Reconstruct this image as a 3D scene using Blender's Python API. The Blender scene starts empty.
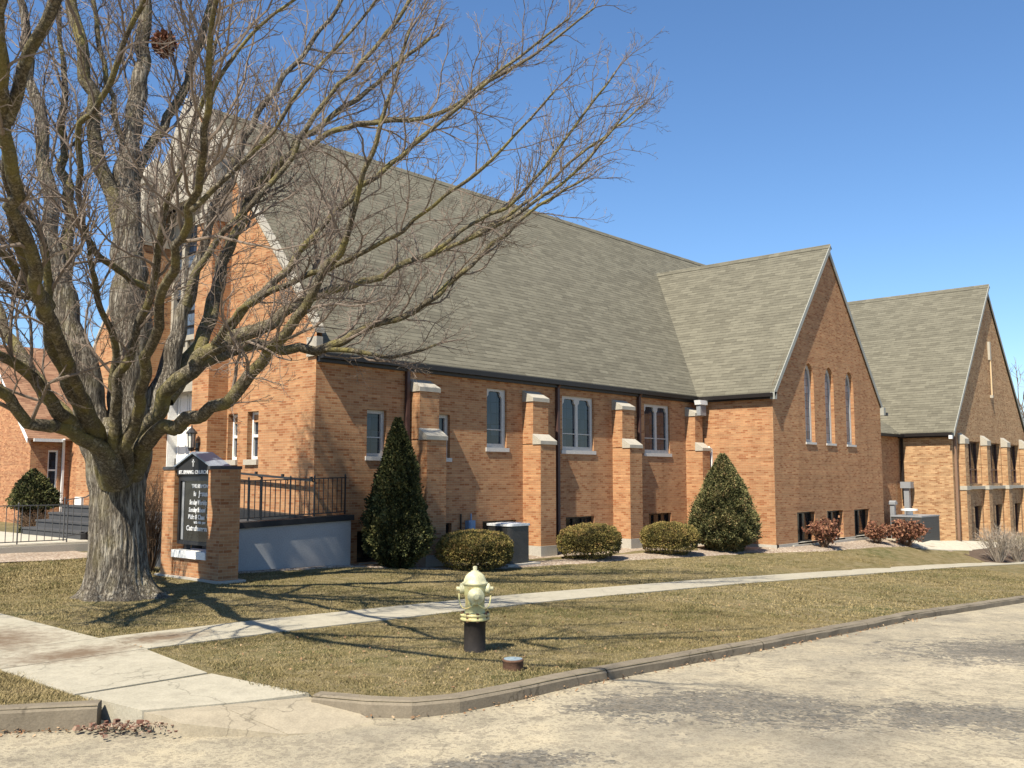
import bpy, bmesh, math, random
import numpy as np
from mathutils import Vector, Matrix
from mathutils.geometry import tessellate_polygon, delaunay_2d_cdt

scene = bpy.context.scene
COL = scene.collection
R = math.radians
random.seed(7)
rng = np.random.default_rng(11)

# ------------------------------------------------------------------ camera
FPX, HOR = 950.0, 478.0
PITCH = math.atan((HOR - 384) / FPX)
TH = R(42.2)
CAMZ = 1.75
head = np.array([math.cos(TH), math.sin(TH)])
rgt = np.array([math.sin(TH), -math.cos(TH), 0.0])
fwd = np.array([head[0] * math.cos(PITCH), head[1] * math.cos(PITCH), math.sin(PITCH)])
upv = np.cross(rgt, fwd)
CAM = np.array([0, 0, CAMZ])


def unproject(x, y, dist):
    """image pixel on the tree, unprojected at an estimated depth -> point in metres"""
    return CAM + (fwd + rgt * (x - 512) / FPX - upv * (y - 384) / FPX) * dist


cam_d = bpy.data.cameras.new('camera')
cam_d.lens = FPX / 1024 * 36
cam_d.sensor_width = 36
cam_d.clip_end = 3000
cam_d.clip_start = 0.05
cam = bpy.data.objects.new('camera', cam_d)
cam.location = CAM
cam.rotation_euler = (math.pi / 2 + PITCH, 0, TH - math.pi / 2)
COL.objects.link(cam)
scene.camera = cam


# ------------------------------------------------------------------ tagging
def tag(o, label=None, cat=None, group=None, kind=None):
    if label: o['label'] = label
    if cat: o['category'] = cat
    if group: o['group'] = group
    if kind: o['kind'] = kind
    return o


def empty(name, loc, label, cat, group=None):
    o = bpy.data.objects.new(name, None)
    o.location = loc
    o.empty_display_size = 0.2
    COL.objects.link(o)
    return tag(o, label, cat, group)


def root_loc(o):
    v = Vector((0, 0, 0))
    while o is not None:
        v += o.location
        o = o.parent
    return v


def generic_uv(me):
    n = len(me.loops)
    if not n: return
    co = np.empty(len(me.vertices) * 3); me.vertices.foreach_get('co', co); co = co.reshape(-1, 3)
    vi = np.empty(n, dtype=np.int32); me.loops.foreach_get('vertex_index', vi)
    pn = np.empty(len(me.polygons) * 3); me.polygons.foreach_get('normal', pn); pn = pn.reshape(-1, 3)
    lt = np.empty(len(me.polygons), dtype=np.int32); me.polygons.foreach_get('loop_total', lt)
    pn = np.repeat(pn, lt, axis=0)
    flat = np.abs(pn[:, 2]) > 0.97
    t = np.stack([-pn[:, 1], pn[:, 0], np.zeros(n)], 1)
    ln = np.linalg.norm(t, axis=1); ln[ln < 1e-9] = 1
    t /= ln[:, None]
    # keep a stable direction so opposite facing triangles share one mapping
    s = np.where((np.abs(t[:, 0]) > np.abs(t[:, 1])), np.sign(t[:, 0]), np.sign(t[:, 1])); s[s == 0] = 1
    t *= s[:, None]
    t[flat] = (1, 0, 0)
    b = np.cross(pn, t)
    b *= np.where(b[:, 2] < 0, -1, 1)[:, None]
    b[flat] = (0, 1, 0)
    p = co[vi]
    uv = np.stack([(p * t).sum(1), (p * b).sum(1)], 1).astype(np.float32)
    l = me.uv_layers.new(name='UVMap')
    l.data.foreach_set('uv', uv.ravel())


class MB:
    def __init__(self):
        self.v = []; self.f = []; self.tint = None

    def quad(self, *p):
        i = len(self.v); self.v.extend([tuple(q) for q in p]); self.f.append(tuple(range(i, i + len(p))))
        return self

    def box(self, a, b):
        x0, y0, z0 = (min(a[i], b[i]) for i in range(3)); x1, y1, z1 = (max(a[i], b[i]) for i in range(3))
        i = len(self.v)
        self.v += [(x0, y0, z0), (x1, y0, z0), (x1, y1, z0), (x0, y1, z0), (x0, y0, z1), (x1, y0, z1), (x1, y1, z1), (x0, y1, z1)]
        self.f += [tuple(i + k for k in q) for q in ((0, 3, 2, 1), (4, 5, 6, 7), (0, 1, 5, 4), (1, 2, 6, 5), (2, 3, 7, 6), (3, 0, 4, 7))]
        return self

    def bar(self, p, q, w, h=None, up=(0, 0, 1)):
        """rectangular bar from p to q"""
        h = h or w
        p = Vector(p); q = Vector(q); d = (q - p).normalized()
        s = d.cross(Vector(up))
        if s.length < 1e-4: s = d.cross(Vector((1, 0, 0)))
        s.normalize(); u = s.cross(d)
        i = len(self.v)
        for c in (p, q):
            for a, b in ((-1, -1), (1, -1), (1, 1), (-1, 1)):
                self.v.append(tuple(c + s * (a * w / 2) + u * (b * h / 2)))
        self.f += [tuple(i + k for k in f) for f in ((3, 2, 1, 0), (4, 5, 6, 7), (0, 1, 5, 4), (1, 2, 6, 5), (2, 3, 7, 6), (3, 0, 4, 7))]
        return self

    def prism(self, pts, vec):
        """polygon (3D points) extruded along vec, caps tessellated"""
        n = len(pts); i = len(self.v); vec = Vector(vec)
        self.v += [tuple(Vector(p)) for p in pts] + [tuple(Vector(p) + vec) for p in pts]
        for t in tessellate_polygon([[Vector(p) for p in pts]]):
            self.f.append(tuple(i + k for k in t)); self.f.append(tuple(i + n + k for k in reversed(t)))
        for k in range(n):
            l = (k + 1) % n
            self.f.append((i + k, i + l, i + n + l, i + n + k))
        return self

    def tube(self, pts, rad, n=6, cap=True):
        pts = np.asarray(pts, float); m = len(pts)
        if np.isscalar(rad): rad = [rad] * m
        tg = np.gradient(pts, axis=0)
        tg /= np.maximum(np.linalg.norm(tg, axis=1), 1e-9)[:, None]
        ref = np.array([0.31, 0.17, 0.93]) if abs(tg[0][2]) < 0.85 else np.array([0.9, 0.3, 0.1])
        s = np.cross(tg, ref); s /= np.maximum(np.linalg.norm(s, axis=1), 1e-9)[:, None]
        u = np.cross(tg, s)
        a = np.linspace(0, 2 * math.pi, n, endpoint=False)
        ring = pts[:, None, :] + (s[:, None, :] * np.cos(a)[None, :, None] + u[:, None, :] * np.sin(a)[None, :, None]) * np.asarray(rad)[:, None, None]
        i = len(self.v)
        self.v.extend(map(tuple, ring.reshape(-1, 3).tolist()))
        for k in range(m - 1):
            for j in range(n):
                j2 = (j + 1) % n
                self.f.append((i + k * n + j, i + k * n + j2, i + (k + 1) * n + j2, i + (k + 1) * n + j))
        if cap:
            self.f.append(tuple(i + j for j in reversed(range(n)))); self.f.append(tuple(i + (m - 1) * n + j for j in range(n)))
        return self

    def lathe(self, prof, c, n=20, axis='z', M=None):
        i = len(self.v); m = len(prof)
        for r, h in prof:
            for j in range(n):
                a = 2 * math.pi * j / n
                p = Vector((r * math.cos(a), r * math.sin(a), h))
                if M is not None: p = M @ p
                self.v.append(tuple(p + Vector(c)))
        for k in range(m - 1):
            for j in range(n):
                j2 = (j + 1) % n
                self.f.append((i + k * n + j, i + k * n + j2, i + (k + 1) * n + j2, i + (k + 1) * n + j))
        self.f.append(tuple(i + j for j in reversed(range(n)))); self.f.append(tuple(i + (m - 1) * n + j for j in range(n)))
        return self

    def face_holes(self, outer, holes, to3, depth_vec=None):
        """flat face with holes (2D) mapped by to3; hole reveals run along depth_vec"""
        polys = [[Vector((p[0], p[1], 0)) for p in outer]] + [[Vector((p[0], p[1], 0)) for p in h] for h in holes]
        flat = [p for q in polys for p in q]
        i = len(self.v)
        self.v += [tuple(to3(p.x, p.y)) for p in flat]
        for t in tessellate_polygon(polys):
            self.f.append(tuple(i + k for k in t))
        if depth_vec is not None:
            d = Vector(depth_vec)
            for h in holes:
                for k in range(len(h)):
                    a = Vector(to3(*h[k])); b = Vector(to3(*h[(k + 1) % len(h)]))
                    self.quad(a, b, b + d, a + d)
        return self

    def build(self, name, m, parent=None, smooth=False, uv=True):
        me = bpy.data.meshes.new(name)
        me.from_pydata(self.v, [], self.f)
        if uv: generic_uv(me)
        if parent is not None:
            me.transform(Matrix.Translation(-root_loc(parent)))
        me.materials.append(m)
        if self.tint is not None:
            at = me.attributes.new('tint', 'FLOAT', 'POINT'); at.data.foreach_set('value', np.asarray(self.tint, dtype=np.float32))
        if smooth: me.polygons.foreach_set('use_smooth', [True] * len(me.polygons))
        me.update()
        o = bpy.data.objects.new(name, me)
        COL.objects.link(o)
        if parent is not None: o.parent = parent
        return o


def tri_mesh(name, V, m, parent=None, tint=None, n=3):
    """V: (k, n, 3) array of loose n-gons"""
    k = len(V)
    me = bpy.data.meshes.new(name)
    me.vertices.add(k * n)
    W = np.asarray(V, dtype=np.float32).reshape(-1, 3)
    if parent is not None: W = W - np.array(root_loc(parent), dtype=np.float32)
    me.vertices.foreach_set('co', W.ravel().astype(np.float32))
    me.loops.add(k * n); me.loops.foreach_set('vertex_index', np.arange(k * n, dtype=np.int32))
    me.polygons.add(k); me.polygons.foreach_set('loop_start', np.arange(0, k * n, n, dtype=np.int32))
    me.polygons.foreach_set('loop_total', np.full(k, n, dtype=np.int32))
    me.materials.append(m)
    if tint is not None:
        at = me.attributes.new('tint', 'FLOAT', 'POINT'); at.data.foreach_set('value', np.repeat(np.asarray(tint, dtype=np.float32), n))
    me.update(calc_edges=True)
    o = bpy.data.objects.new(name, me); COL.objects.link(o)
    if parent is not None: o.parent = parent
    return o


# ------------------------------------------------------------------ ground heights
def ip(x, pts):
    return np.interp(x, [p[0] for p in pts], [p[1] for p in pts])


C_PTS = [(10, 0), (12, -.03), (14.5, -.2), (23, -.24), (27, -.37), (35, -.45), (38, -.66), (48, -.8), (70, -1.2)]
S_PTS = [(5, 0), (6.7, -.02), (9.4, -.08), (11.5, -.13), (17.2, -.335), (19.4, -.43), (27.2, -.77), (30.8, -.93), (37.3, -1.27), (42.3, -1.47), (60, -2.15), (90, -3)]
K_PTS = [(5.2, 0), (6.7, -.02), (10, -.155), (15.75, -.37), (21.6, -.68), (40, -1.5), (60, -2.3), (90, -3.2)]
YB_PTS = [(24, 15.3), (27, 13.2), (35.5, 13.0), (38, 12.0), (90, 12.0)]
KERB_Y = 5.5


def zg(x, y):
    x = np.asarray(x, float); y = np.asarray(y, float)
    c = ip(x, C_PTS); s = ip(x, S_PTS); k = ip(x, K_PTS); yb = ip(x, YB_PTS)
    t = np.clip((y - 10.5) / (yb - 10.5), 0, 1)
    up = s + (c - s) * t
    t2 = np.clip((y - KERB_Y) / (9.35 - KERB_Y), 0, 1)
    lo = k + (s - k) * t2
    z = np.where(y > 9.35, up, lo)
    z = z + 0.06 * np.clip((y - 20) / 4, 0, 1) * np.clip((11 - x) / 2, 0, 1)
    return z


def zr(x, y):
    """road surface"""
    x = np.asarray(x, float); y = np.asarray(y, float)
    drop = ip(x, [(3.6, .17), (5.2, .115), (7, .095), (90, .1)])
    z = ip(x, K_PTS) - drop
    return z + 0.05 * np.clip((5 - y) / 5, 0, 1)


def G(x, y): return float(zg(x, y))
# ------------------------------------------------------------------ materials
class NT:
    def __init__(self, name):
        self.m = bpy.data.materials.new(name); self.m.use_nodes = True
        self.t = self.m.node_tree; self.n = self.t.nodes
        self.p = self.n['Principled BSDF']

    def add(self, kind, **kw):
        n = self.n.new(kind)
        for k, v in kw.items():
            if k in n.inputs: n.inputs[k].default_value = v
            else: setattr(n, k, v)
        return n

    def link(self, a, b): self.t.links.new(a, b)

    def coord(self, kind='Object', scale=None):
        o = self.add('ShaderNodeTexCoord').outputs[kind]
        if scale is not None:
            mp = self.add('ShaderNodeMapping'); mp.inputs['Scale'].default_value = scale
            self.link(o, mp.inputs['Vector']); o = mp.outputs[0]
        return o

    def noise(self, vec, scale, detail=4, rough=.55):
        n = self.add('ShaderNodeTexNoise'); n.inputs['Scale'].default_value = scale
        n.inputs['Detail'].default_value = detail; n.inputs['Roughness'].default_value = rough
        self.link(vec, n.inputs['Vector']); return n.outputs['Fac']

    def ramp(self, fac, stops, interp='LINEAR'):
        r = self.add('ShaderNodeValToRGB'); cr = r.color_ramp; cr.interpolation = interp
        while len(cr.elements) < len(stops): cr.elements.new(0.5)
        for e, (p, c) in zip(cr.elements, stops):
            e.position = p; e.color = (*c, 1) if not np.isscalar(c) else (c, c, c, 1)
        self.link(fac, r.inputs[0]); return r.outputs[0]

    def mix(self, fac, a, b, mode='MIX'):
        x = self.add('ShaderNodeMix', data_type='RGBA', blend_type=mode)
        for s, v in ((x.inputs[0], fac), (x.inputs[6], a), (x.inputs[7], b)):
            if isinstance(v, bpy.types.NodeSocket): self.link(v, s)
            elif np.isscalar(v): s.default_value = v
            else: s.default_value = (*v, 1)
        return x.outputs[2]

    def math(self, op, a, b=0.5, clamp=False):
        x = self.add('ShaderNodeMath', operation=op, use_clamp=clamp)
        for s, v in ((x.inputs[0], a), (x.inputs[1], b)):
            if isinstance(v, bpy.types.NodeSocket): self.link(v, s)
            else: s.default_value = v
        return x.outputs[0]

    def bump(self, h, strength=.3, dist=.01):
        b = self.add('ShaderNodeBump'); b.inputs['Strength'].default_value = strength; b.inputs['Distance'].default_value = dist
        self.link(h, b.inputs['Height']); self.link(b.outputs[0], self.p.inputs['Normal'])

    def base(self, c):
        if isinstance(c, bpy.types.NodeSocket): self.link(c, self.p.inputs['Base Color'])
        else: self.p.inputs['Base Color'].default_value = (*c, 1)

    def done(self, rough=.85, spec=.3, metal=0):
        self.p.inputs['Roughness'].default_value = rough
        self.p.inputs['Specular IOR Level'].default_value = spec
        self.p.inputs['Metallic'].default_value = metal
        return self.m


def brick_mat(name, c1, c2, mortar, dark=(.28, .115, .05)):
    k = NT(name)
    uv = k.coord('UV')
    b = k.add('ShaderNodeTexBrick')
    b.inputs['Scale'].default_value = 1; b.inputs['Brick Width'].default_value = .165; b.inputs['Row Height'].default_value = .054
    b.inputs['Mortar Size'].default_value = .005; b.inputs['Mortar Smooth'].default_value = .3; b.inputs['Bias'].default_value = -.1
    b.offset = .5
    k.link(uv, b.inputs['Vector'])
    b.inputs['Color1'].default_value = (0, 0, 0, 1); b.inputs['Color2'].default_value = (1, 1, 1, 1); b.inputs['Mortar'].default_value = (.5, .5, .5, 1)
    tone = k.ramp(b.outputs['Color'], [(0, dark), (.1, c1), (.55, tuple((a + d) / 2 for a, d in zip(c1, c2))), (.86, c2), (1, tuple(min(1, x * 1.18) for x in c2))])
    mpv = k.coord('UV', (1.0, 4.0, 1))
    n1 = k.noise(mpv, 1.1, 5, .65)
    n2 = k.noise(uv, .22, 3)
    tone = k.mix(.75, tone, k.ramp(n1, [(.25, .72), (.5, .97), (.75, 1.2)]), 'MULTIPLY')
    tone = k.mix(.8, tone, k.ramp(n2, [(.3, (.84, .82, .8)), (.7, (1.12, 1.1, 1.05))]), 'MULTIPLY')
    col = k.mix(b.outputs['Fac'], tone, mortar)
    # courses laid slightly uneven: thin streaks of one or two courses
    rowv = k.coord('UV', (.12, 18.5, 1)); n3 = k.noise(rowv, 1.0, 2)
    col = k.mix(.55, col, k.ramp(n3, [(.3, .72), (.5, 1.0), (.72, 1.18)]), 'MULTIPLY')
    st = k.noise(k.coord('UV', (2.2, .16, 1)), 1.0, 5, .65)
    col = k.mix(.7, col, k.ramp(st, [(.32, (.80, .77, .75)), (.5, 1.0), (.7, (1.08, 1.07, 1.05))]), 'MULTIPLY')
    k.base(col)
    h = k.math('SUBTRACT', k.math('MULTIPLY', n1, .5), b.outputs['Fac'])
    k.bump(h, .7, .006)
    return k.done(.9, .2)


M = {}
M['brick'] = brick_mat('brick', (.345, .168, .082), (.415, .228, .114), (.37, .255, .15))
M['brick_hall'] = brick_mat('brick_hall', (.34, .19, .095), (.46, .29, .155), (.40, .31, .19), (.27, .13, .06))
M['brick_house'] = brick_mat('brick_house', (.36, .15, .07), (.48, .25, .12), (.38, .29, .2))


def shingle(name, a, b, dark):
    k = NT(name); uv = k.coord('UV')
    t = k.add('ShaderNodeTexBrick'); t.offset = .37; t.offset_frequency = 2
    t.inputs['Scale'].default_value = 1; t.inputs['Brick Width'].default_value = .40; t.inputs['Row Height'].default_value = .135
    t.inputs['Mortar Size'].default_value = .003; t.inputs['Mortar Smooth'].default_value = .5
    t.inputs['Color1'].default_value = (0, 0, 0, 1); t.inputs['Color2'].default_value = (1, 1, 1, 1); t.inputs['Mortar'].default_value = (.4, .4, .4, 1)
    k.link(uv, t.inputs['Vector'])
    c = k.ramp(t.outputs['Color'], [(0, a), (.35, tuple(.6 * x + .4 * y for x, y in zip(a, b))), (1, b)])
    n = k.noise(k.coord('UV', (1, 2.2, 1)), 2.6, 5, .7); n2 = k.noise(uv, .25, 4)
    c = k.mix(.8, c, k.ramp(n, [(.3, .84), (.7, 1.14)]), 'MULTIPLY')
    c = k.mix(.8, c, k.ramp(n2, [(.3, .94), (.7, 1.06)]), 'MULTIPLY')
    g = k.noise(uv, 60, 2); c = k.mix(.6, c, k.ramp(g, [(.3, .75), (.7, 1.2)]), 'MULTIPLY')
    sx = k.add('ShaderNodeSeparateXYZ'); k.link(uv, sx.inputs[0])
    saw = k.math('FRACT', k.math('DIVIDE', sx.outputs[1], .135), 0)
    line = k.ramp(saw, [(0, 1.), (.10, .8), (.22, 0.)])
    dash = k.noise(k.coord('UV', (2.6, 7.4, 1)), 1.0, 2, .6)
    dm = k.math('MULTIPLY', line, k.ramp(dash, [(.38, .12), (.6, .95)]))
    c = k.mix(dm, c, dark)  # broken dark dashes: shadow under the shingle tabs, put into the colour
    k.base(c)
    # each course laps over the one below: a sawtooth down the slope
    h = k.math('SUBTRACT', k.math('MULTIPLY', saw, -.9), k.math('MULTIPLY', t.outputs['Fac'], .8))
    h = k.math('ADD', h, k.math('MULTIPLY', t.outputs['Color'], .5))
    k.bump(h, .6, .012)
    return k.done(.95, .15)


M['shingle'] = shingle('shingle', (.112, .103, .076), (.158, .146, .108), (.032, .028, .022))
M['shingle_brown'] = shingle('shingle_brown', (.19, .095, .055), (.30, .17, .10), (.08, .04, .025))


def mottled(name, a, b, scale=6, rough=.8, bump=.15, spec=.3, fine=40, dist=.01):
    k = NT(name); o = k.coord()
    n = k.noise(o, scale, 6, .6); f = k.noise(o, fine, 3)
    c = k.mix(n, a, b)
    c = k.mix(.5, c, k.ramp(f, [(.3, .75), (.7, 1.22)]), 'MULTIPLY')
    k.base(c)
    if bump: k.bump(k.math('ADD', n, f), bump, dist)
    return k.done(rough, spec)


M['stone'] = mottled('stone', (.30, .27, .215), (.43, .395, .325), 5, .8, .12)
M['limestone'] = mottled('limestone', (.22, .195, .15), (.40, .365, .30), 2.2, .85, .25)
M['frame'] = mottled('frame', (.42, .40, .37), (.52, .50, .46), 7, .6, .05)
M['white_paint'] = mottled('white_paint', (.72, .71, .67), (.80, .79, .75), 3, .5, .04)
M['foundation'] = mottled('foundation', (.30, .28, .24), (.42, .39, .33), 3, .9, .25)
M['dark_trim'] = mottled('dark_trim', (.010, .008, .007), (.018, .014, .012), 4, .45, .03, .4)
M['downspout'] = mottled('downspout', (.05, .026, .022), (.075, .04, .034), 4, .5, .03, .4)
M['black_metal'] = mottled('black_metal', (.012, .012, .013), (.025, .025, .027), 8, .45, .05, .5)
M['rail_grey'] = mottled('rail_grey', (.05, .05, .05), (.1, .1, .1), 8, .5, .05, .5)
M['coping_black'] = mottled('coping_black', (.012, .012, .013), (.03, .03, .03), 5, .7, .1)
M['areaway_wall'] = mottled('areaway_wall', (.26, .265, .27), (.385, .385, .38), 1.6, .8, .12)
M['deck_dark'] = mottled('deck_dark', (.035, .035, .037), (.07, .07, .07), 3, .85, .2)
M['rake_board'] = mottled('rake_board', (.24, .24, .21), (.32, .32, .28), 4, .6, .05)
M['lid_white'] = mottled('lid_white', (.6, .6, .58), (.7, .7, .68), 5, .45, .03)
M['unit_dark'] = mottled('unit_dark', (.036, .034, .031), (.06, .057, .052), 6, .5, .05, .5)
M['unit_grey'] = mottled('unit_grey', (.19, .195, .2), (.26, .265, .27), 5, .5, .05, .5)
M['meter_blue'] = mottled('meter_blue', (.16, .24, .36), (.2, .3, .42), 5, .5, .03)
M['letters'] = mottled('letters', (.55, .55, .54), (.65, .65, .64), 5, .5, 0)
M['asphalt_black'] = mottled('asphalt_black', (.03, .028, .027), (.055, .05, .046), 12, .9, .3)


def glass(name, tint=(.02, .025, .03), rough=.06, lead=None, spec=.5):
    k = NT(name); o = k.coord()
    n = k.noise(o, 1.5, 2)
    c = k.mix(n, tint, tuple(x * 1.8 for x in tint))
    if lead:
        t = k.add('ShaderNodeTexBrick'); t.offset = 0; t.inputs['Scale'].default_value = 1
        t.inputs['Brick Width'].default_value = lead[0]; t.inputs['Row Height'].default_value = lead[1]; t.inputs['Mortar Size'].default_value = .008
        t.inputs['Color1'].default_value = (.6, .6, .6, 1); t.inputs['Color2'].default_value = (1.3, 1.3, 1.3, 1); t.inputs['Mortar'].default_value = (.25, .25, .25, 1)
        k.link(k.coord('UV'), t.inputs['Vector'])
        c = k.mix(1.0, c, t.outputs['Color'], 'MULTIPLY')
    k.base(c)
    k.bump(k.noise(o, 3.0, 2), .08, .02)
    return k.done(rough, spec)


M['glass'] = glass('glass', (.018, .023, .032), .08, (.2, .28))
M['glass_dark'] = glass('glass_dark', (.012, .012, .013), .1)
M['glass_grey'] = glass('glass_grey', (.15, .155, .165), .18, (.2, .25))  # lancet panes: the glass reflection is put into this lighter grey
M['glass_blue'] = glass('glass_blue', (.05, .07, .1), .05, (.3, .35))


def lawn_mat():
    k = NT('lawn'); o = k.coord()
    n = k.noise(o, .55, 6, .65); n2 = k.noise(o, 4, 5, .7); f = k.noise(o, 38, 4, .7)
    c = k.ramp(n, [(.3, (.18, .14, .066)), (.5, (.135, .11, .046)), (.66, (.085, .086, .03))])
    c = k.mix(k.ramp(n2, [(.4, 0.), (.65, .8)]), c, (.26, .21, .12))
    soil = k.noise(o, 1.7, 6, .7)
    c = k.mix(k.ramp(soil, [(.58, 0.), (.7, .75)]), c, (.12, .085, .052))
    c = k.mix(.9, c, k.ramp(f, [(.25, .42), (.5, .95), (.75, 1.45)]), 'MULTIPLY')
    k.base(c)
    k.bump(k.math('ADD', f, k.math('MULTIPLY', n2, 2)), .9, .03)
    return k.done(.95, .1)


M['lawn'] = lawn_mat()


def tint_mat(name, stops, rough=.8, transl=0.0, spec=.2):
    k = NT(name)
    a = k.add('ShaderNodeAttribute', attribute_name='tint')
    k.base(k.ramp(a.outputs['Fac'], stops))
    m = k.done(rough, spec)
    return m


M['blade'] = tint_mat('blade', [(0, (.30, .23, .11)), (.4, (.19, .148, .062)), (.65, (.13, .104, .042)), (1, (.072, .08, .024))])
M['yew'] = tint_mat('yew', [(0, (.05, .05, .015)), (.5, (.15, .125, .036)), (.8, (.26, .195, .062)), (1, (.25, .14, .06))])
M['arbor'] = tint_mat('arbor', [(0, (.03, .034, .013)), (.4, (.105, .104, .038)), (.7, (.2, .178, .072)), (1, (.25, .165, .08))])
M['arbor_dark'] = tint_mat('arbor_dark', [(0, (.018, .022, .009)), (.48, (.05, .058, .02)), (.74, (.15, .148, .05)), (1, (.2, .165, .065))])
M['redleaf'] = tint_mat('redleaf', [(0, (.08, .032, .022)), (.5, (.18, .075, .043)), (1, (.32, .17, .095))])
M['core'] = mottled('core', (.03, .025, .012), (.05, .045, .02), 9, .95, .3)
M['twig_brown'] = mottled('twig_brown', (.12, .075, .045), (.2, .13, .08), 9, .9, .2)
M['twig_grey'] = mottled('twig_grey', (.22, .18, .14), (.34, .29, .23), 9, .9, .2)
M['litter'] = tint_mat('litter', [(0, (.16, .08, .04)), (.6, (.3, .19, .1)), (1, (.42, .33, .22))])


def bark(name, vertical=True):
    k = NT(name); o = k.coord()
    v = k.coord('Object', (1, 1, .11) if vertical else (1, 1, 1))
    n = k.noise(v, 8 if vertical else 8, 6, .6); n2 = k.noise(v, 17, 5, .65); f = k.noise(v, 48, 4, .7); g = k.noise(o, 2.3, 5, .6)
    rid = k.math('MINIMUM', k.math('ABSOLUTE', k.math('SUBTRACT', n, .5)), k.math('MULTIPLY', k.math('ABSOLUTE', k.math('SUBTRACT', n2, .5)), 1.3))
    n = k.math('MULTIPLY', rid, 7.0, True)
    if vertical: c = k.ramp(n, [(0, (.045, .036, .027)), (.16, (.17, .142, .107)), (.4, (.30, .262, .205)), (1, (.38, .34, .275))])
    else: c = k.ramp(n, [(0, (.05, .04, .028)), (.2, (.15, .125, .085)), (.55, (.235, .2, .142)), (1, (.30, .262, .195))])
    c = k.mix(.6, c, k.ramp(f, [(.3, .6), (.7, 1.25)]), 'MULTIPLY')
    c = k.mix(.7, c, k.ramp(g, [(.3, .72), (.6, 1.1)]), 'MULTIPLY')
    lich = k.ramp(g, [(.44, 0.), (.62, .75)]) if not vertical else k.ramp(g, [(.5, 0.), (.72, .4)])
    c = k.mix(lich, c, (.20, .17, .055))
    k.base(c)
    k.bump(k.math('ADD', n, k.math('MULTIPLY', f, .3)), 1.0, .035 if vertical else .015)
    return k.done(.92, .15)


M['bark'] = bark('bark', True)
M['bark_limb'] = bark('bark_limb', False)
M['twig'] = mottled('twig', (.13, .098, .074), (.235, .185, .145), 3, .85, .1)
M['nest'] = mottled('nest', (.10, .05, .03), (.2, .11, .06), 12, .95, .3)


def concrete(name, a, b, stain_shade=None):
    k = NT(name); o = k.coord()
    n = k.noise(o, 1.1, 6, .65); f = k.noise(o, 55, 4, .7); m = k.noise(o, 7, 5, .7)
    c = k.mix(n, a, b)
    c = k.mix(.7, c, k.ramp(f, [(.25, .7), (.55, 1.0), (.8, 1.18)]), 'MULTIPLY')
    c = k.mix(.8, c, k.ramp(m, [(.3, .8), (.6, 1.05)]), 'MULTIPLY')
    vo = k.add('ShaderNodeTexVoronoi', feature='DISTANCE_TO_EDGE'); vo.inputs['Scale'].default_value = .45
    dv = k.add('ShaderNodeVectorMath', operation='ADD'); k.link(o, dv.inputs[0])
    nn = k.add('ShaderNodeTexNoise'); nn.inputs['Scale'].default_value = 2.2; nn.inputs['Detail'].default_value = 6; k.link(o, nn.inputs['Vector'])
    k.link(nn.outputs['Color'], dv.inputs[1]); k.link(dv.outputs[0], vo.inputs['Vector'])
    c = k.mix(k.ramp(vo.outputs['Distance'], [(0, .55), (.006, 0.)]), c, tuple(x * .3 for x in a))
    if stain_shade:
        # brown dirt on the slabs, with some tree shade put into the colour
        for (sx, sy, rx, ry) in stain_shade:
            mp = k.add('ShaderNodeMapping'); mp.inputs['Location'].default_value = (-sx / rx, -sy / ry, 0); mp.inputs['Scale'].default_value = (1 / rx, 1 / ry, 0)
            k.link(o, mp.inputs['Vector'])
            ln = k.add('ShaderNodeVectorMath', operation='LENGTH'); k.link(mp.outputs[0], ln.inputs[0])
            d = k.math('ADD', ln.outputs['Value'], k.math('MULTIPLY', m, 1.4))
            c = k.mix(k.math('MULTIPLY', k.math('SUBTRACT', 1.7, d, True), 1.25, True), c, (.15, .108, .07))
    k.base(c)
    k.bump(k.math('ADD', f, m), .35, .01)
    return k.done(.9, .2)


M['walk'] = concrete('walk', (.31, .282, .21), (.40, .362, .28), [(3.9, 11.3, .9, 1.3), (4.2, 9.7, .8, .5), (5.3, 10.0, .7, .4)])
M['kerb'] = concrete('kerb', (.115, .095, .068), (.26, .217, .155))
M['apron'] = concrete('apron', (.27, .228, .16), (.36, .31, .225))
M['walk_left'] = concrete('walk_left', (.40, .36, .28), (.48, .44, .35))


PATCHES = ((6.44, 4.55, .16, .07, -.8), (7.3, 4.0, 1.5, .95, -1.0), (8.3, 2.5, 1.3, .8, -.9), (6.7, 4.6, .8, .5, -.8), (12.9, 3.3, 2.2, 1.3, -.55), (15.5, 2.6, 2.6, 1.2, -.3), (4.7, 4.4, .9, .35, -.6), (22, 3.2, 6, 1.2, 0))


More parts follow.
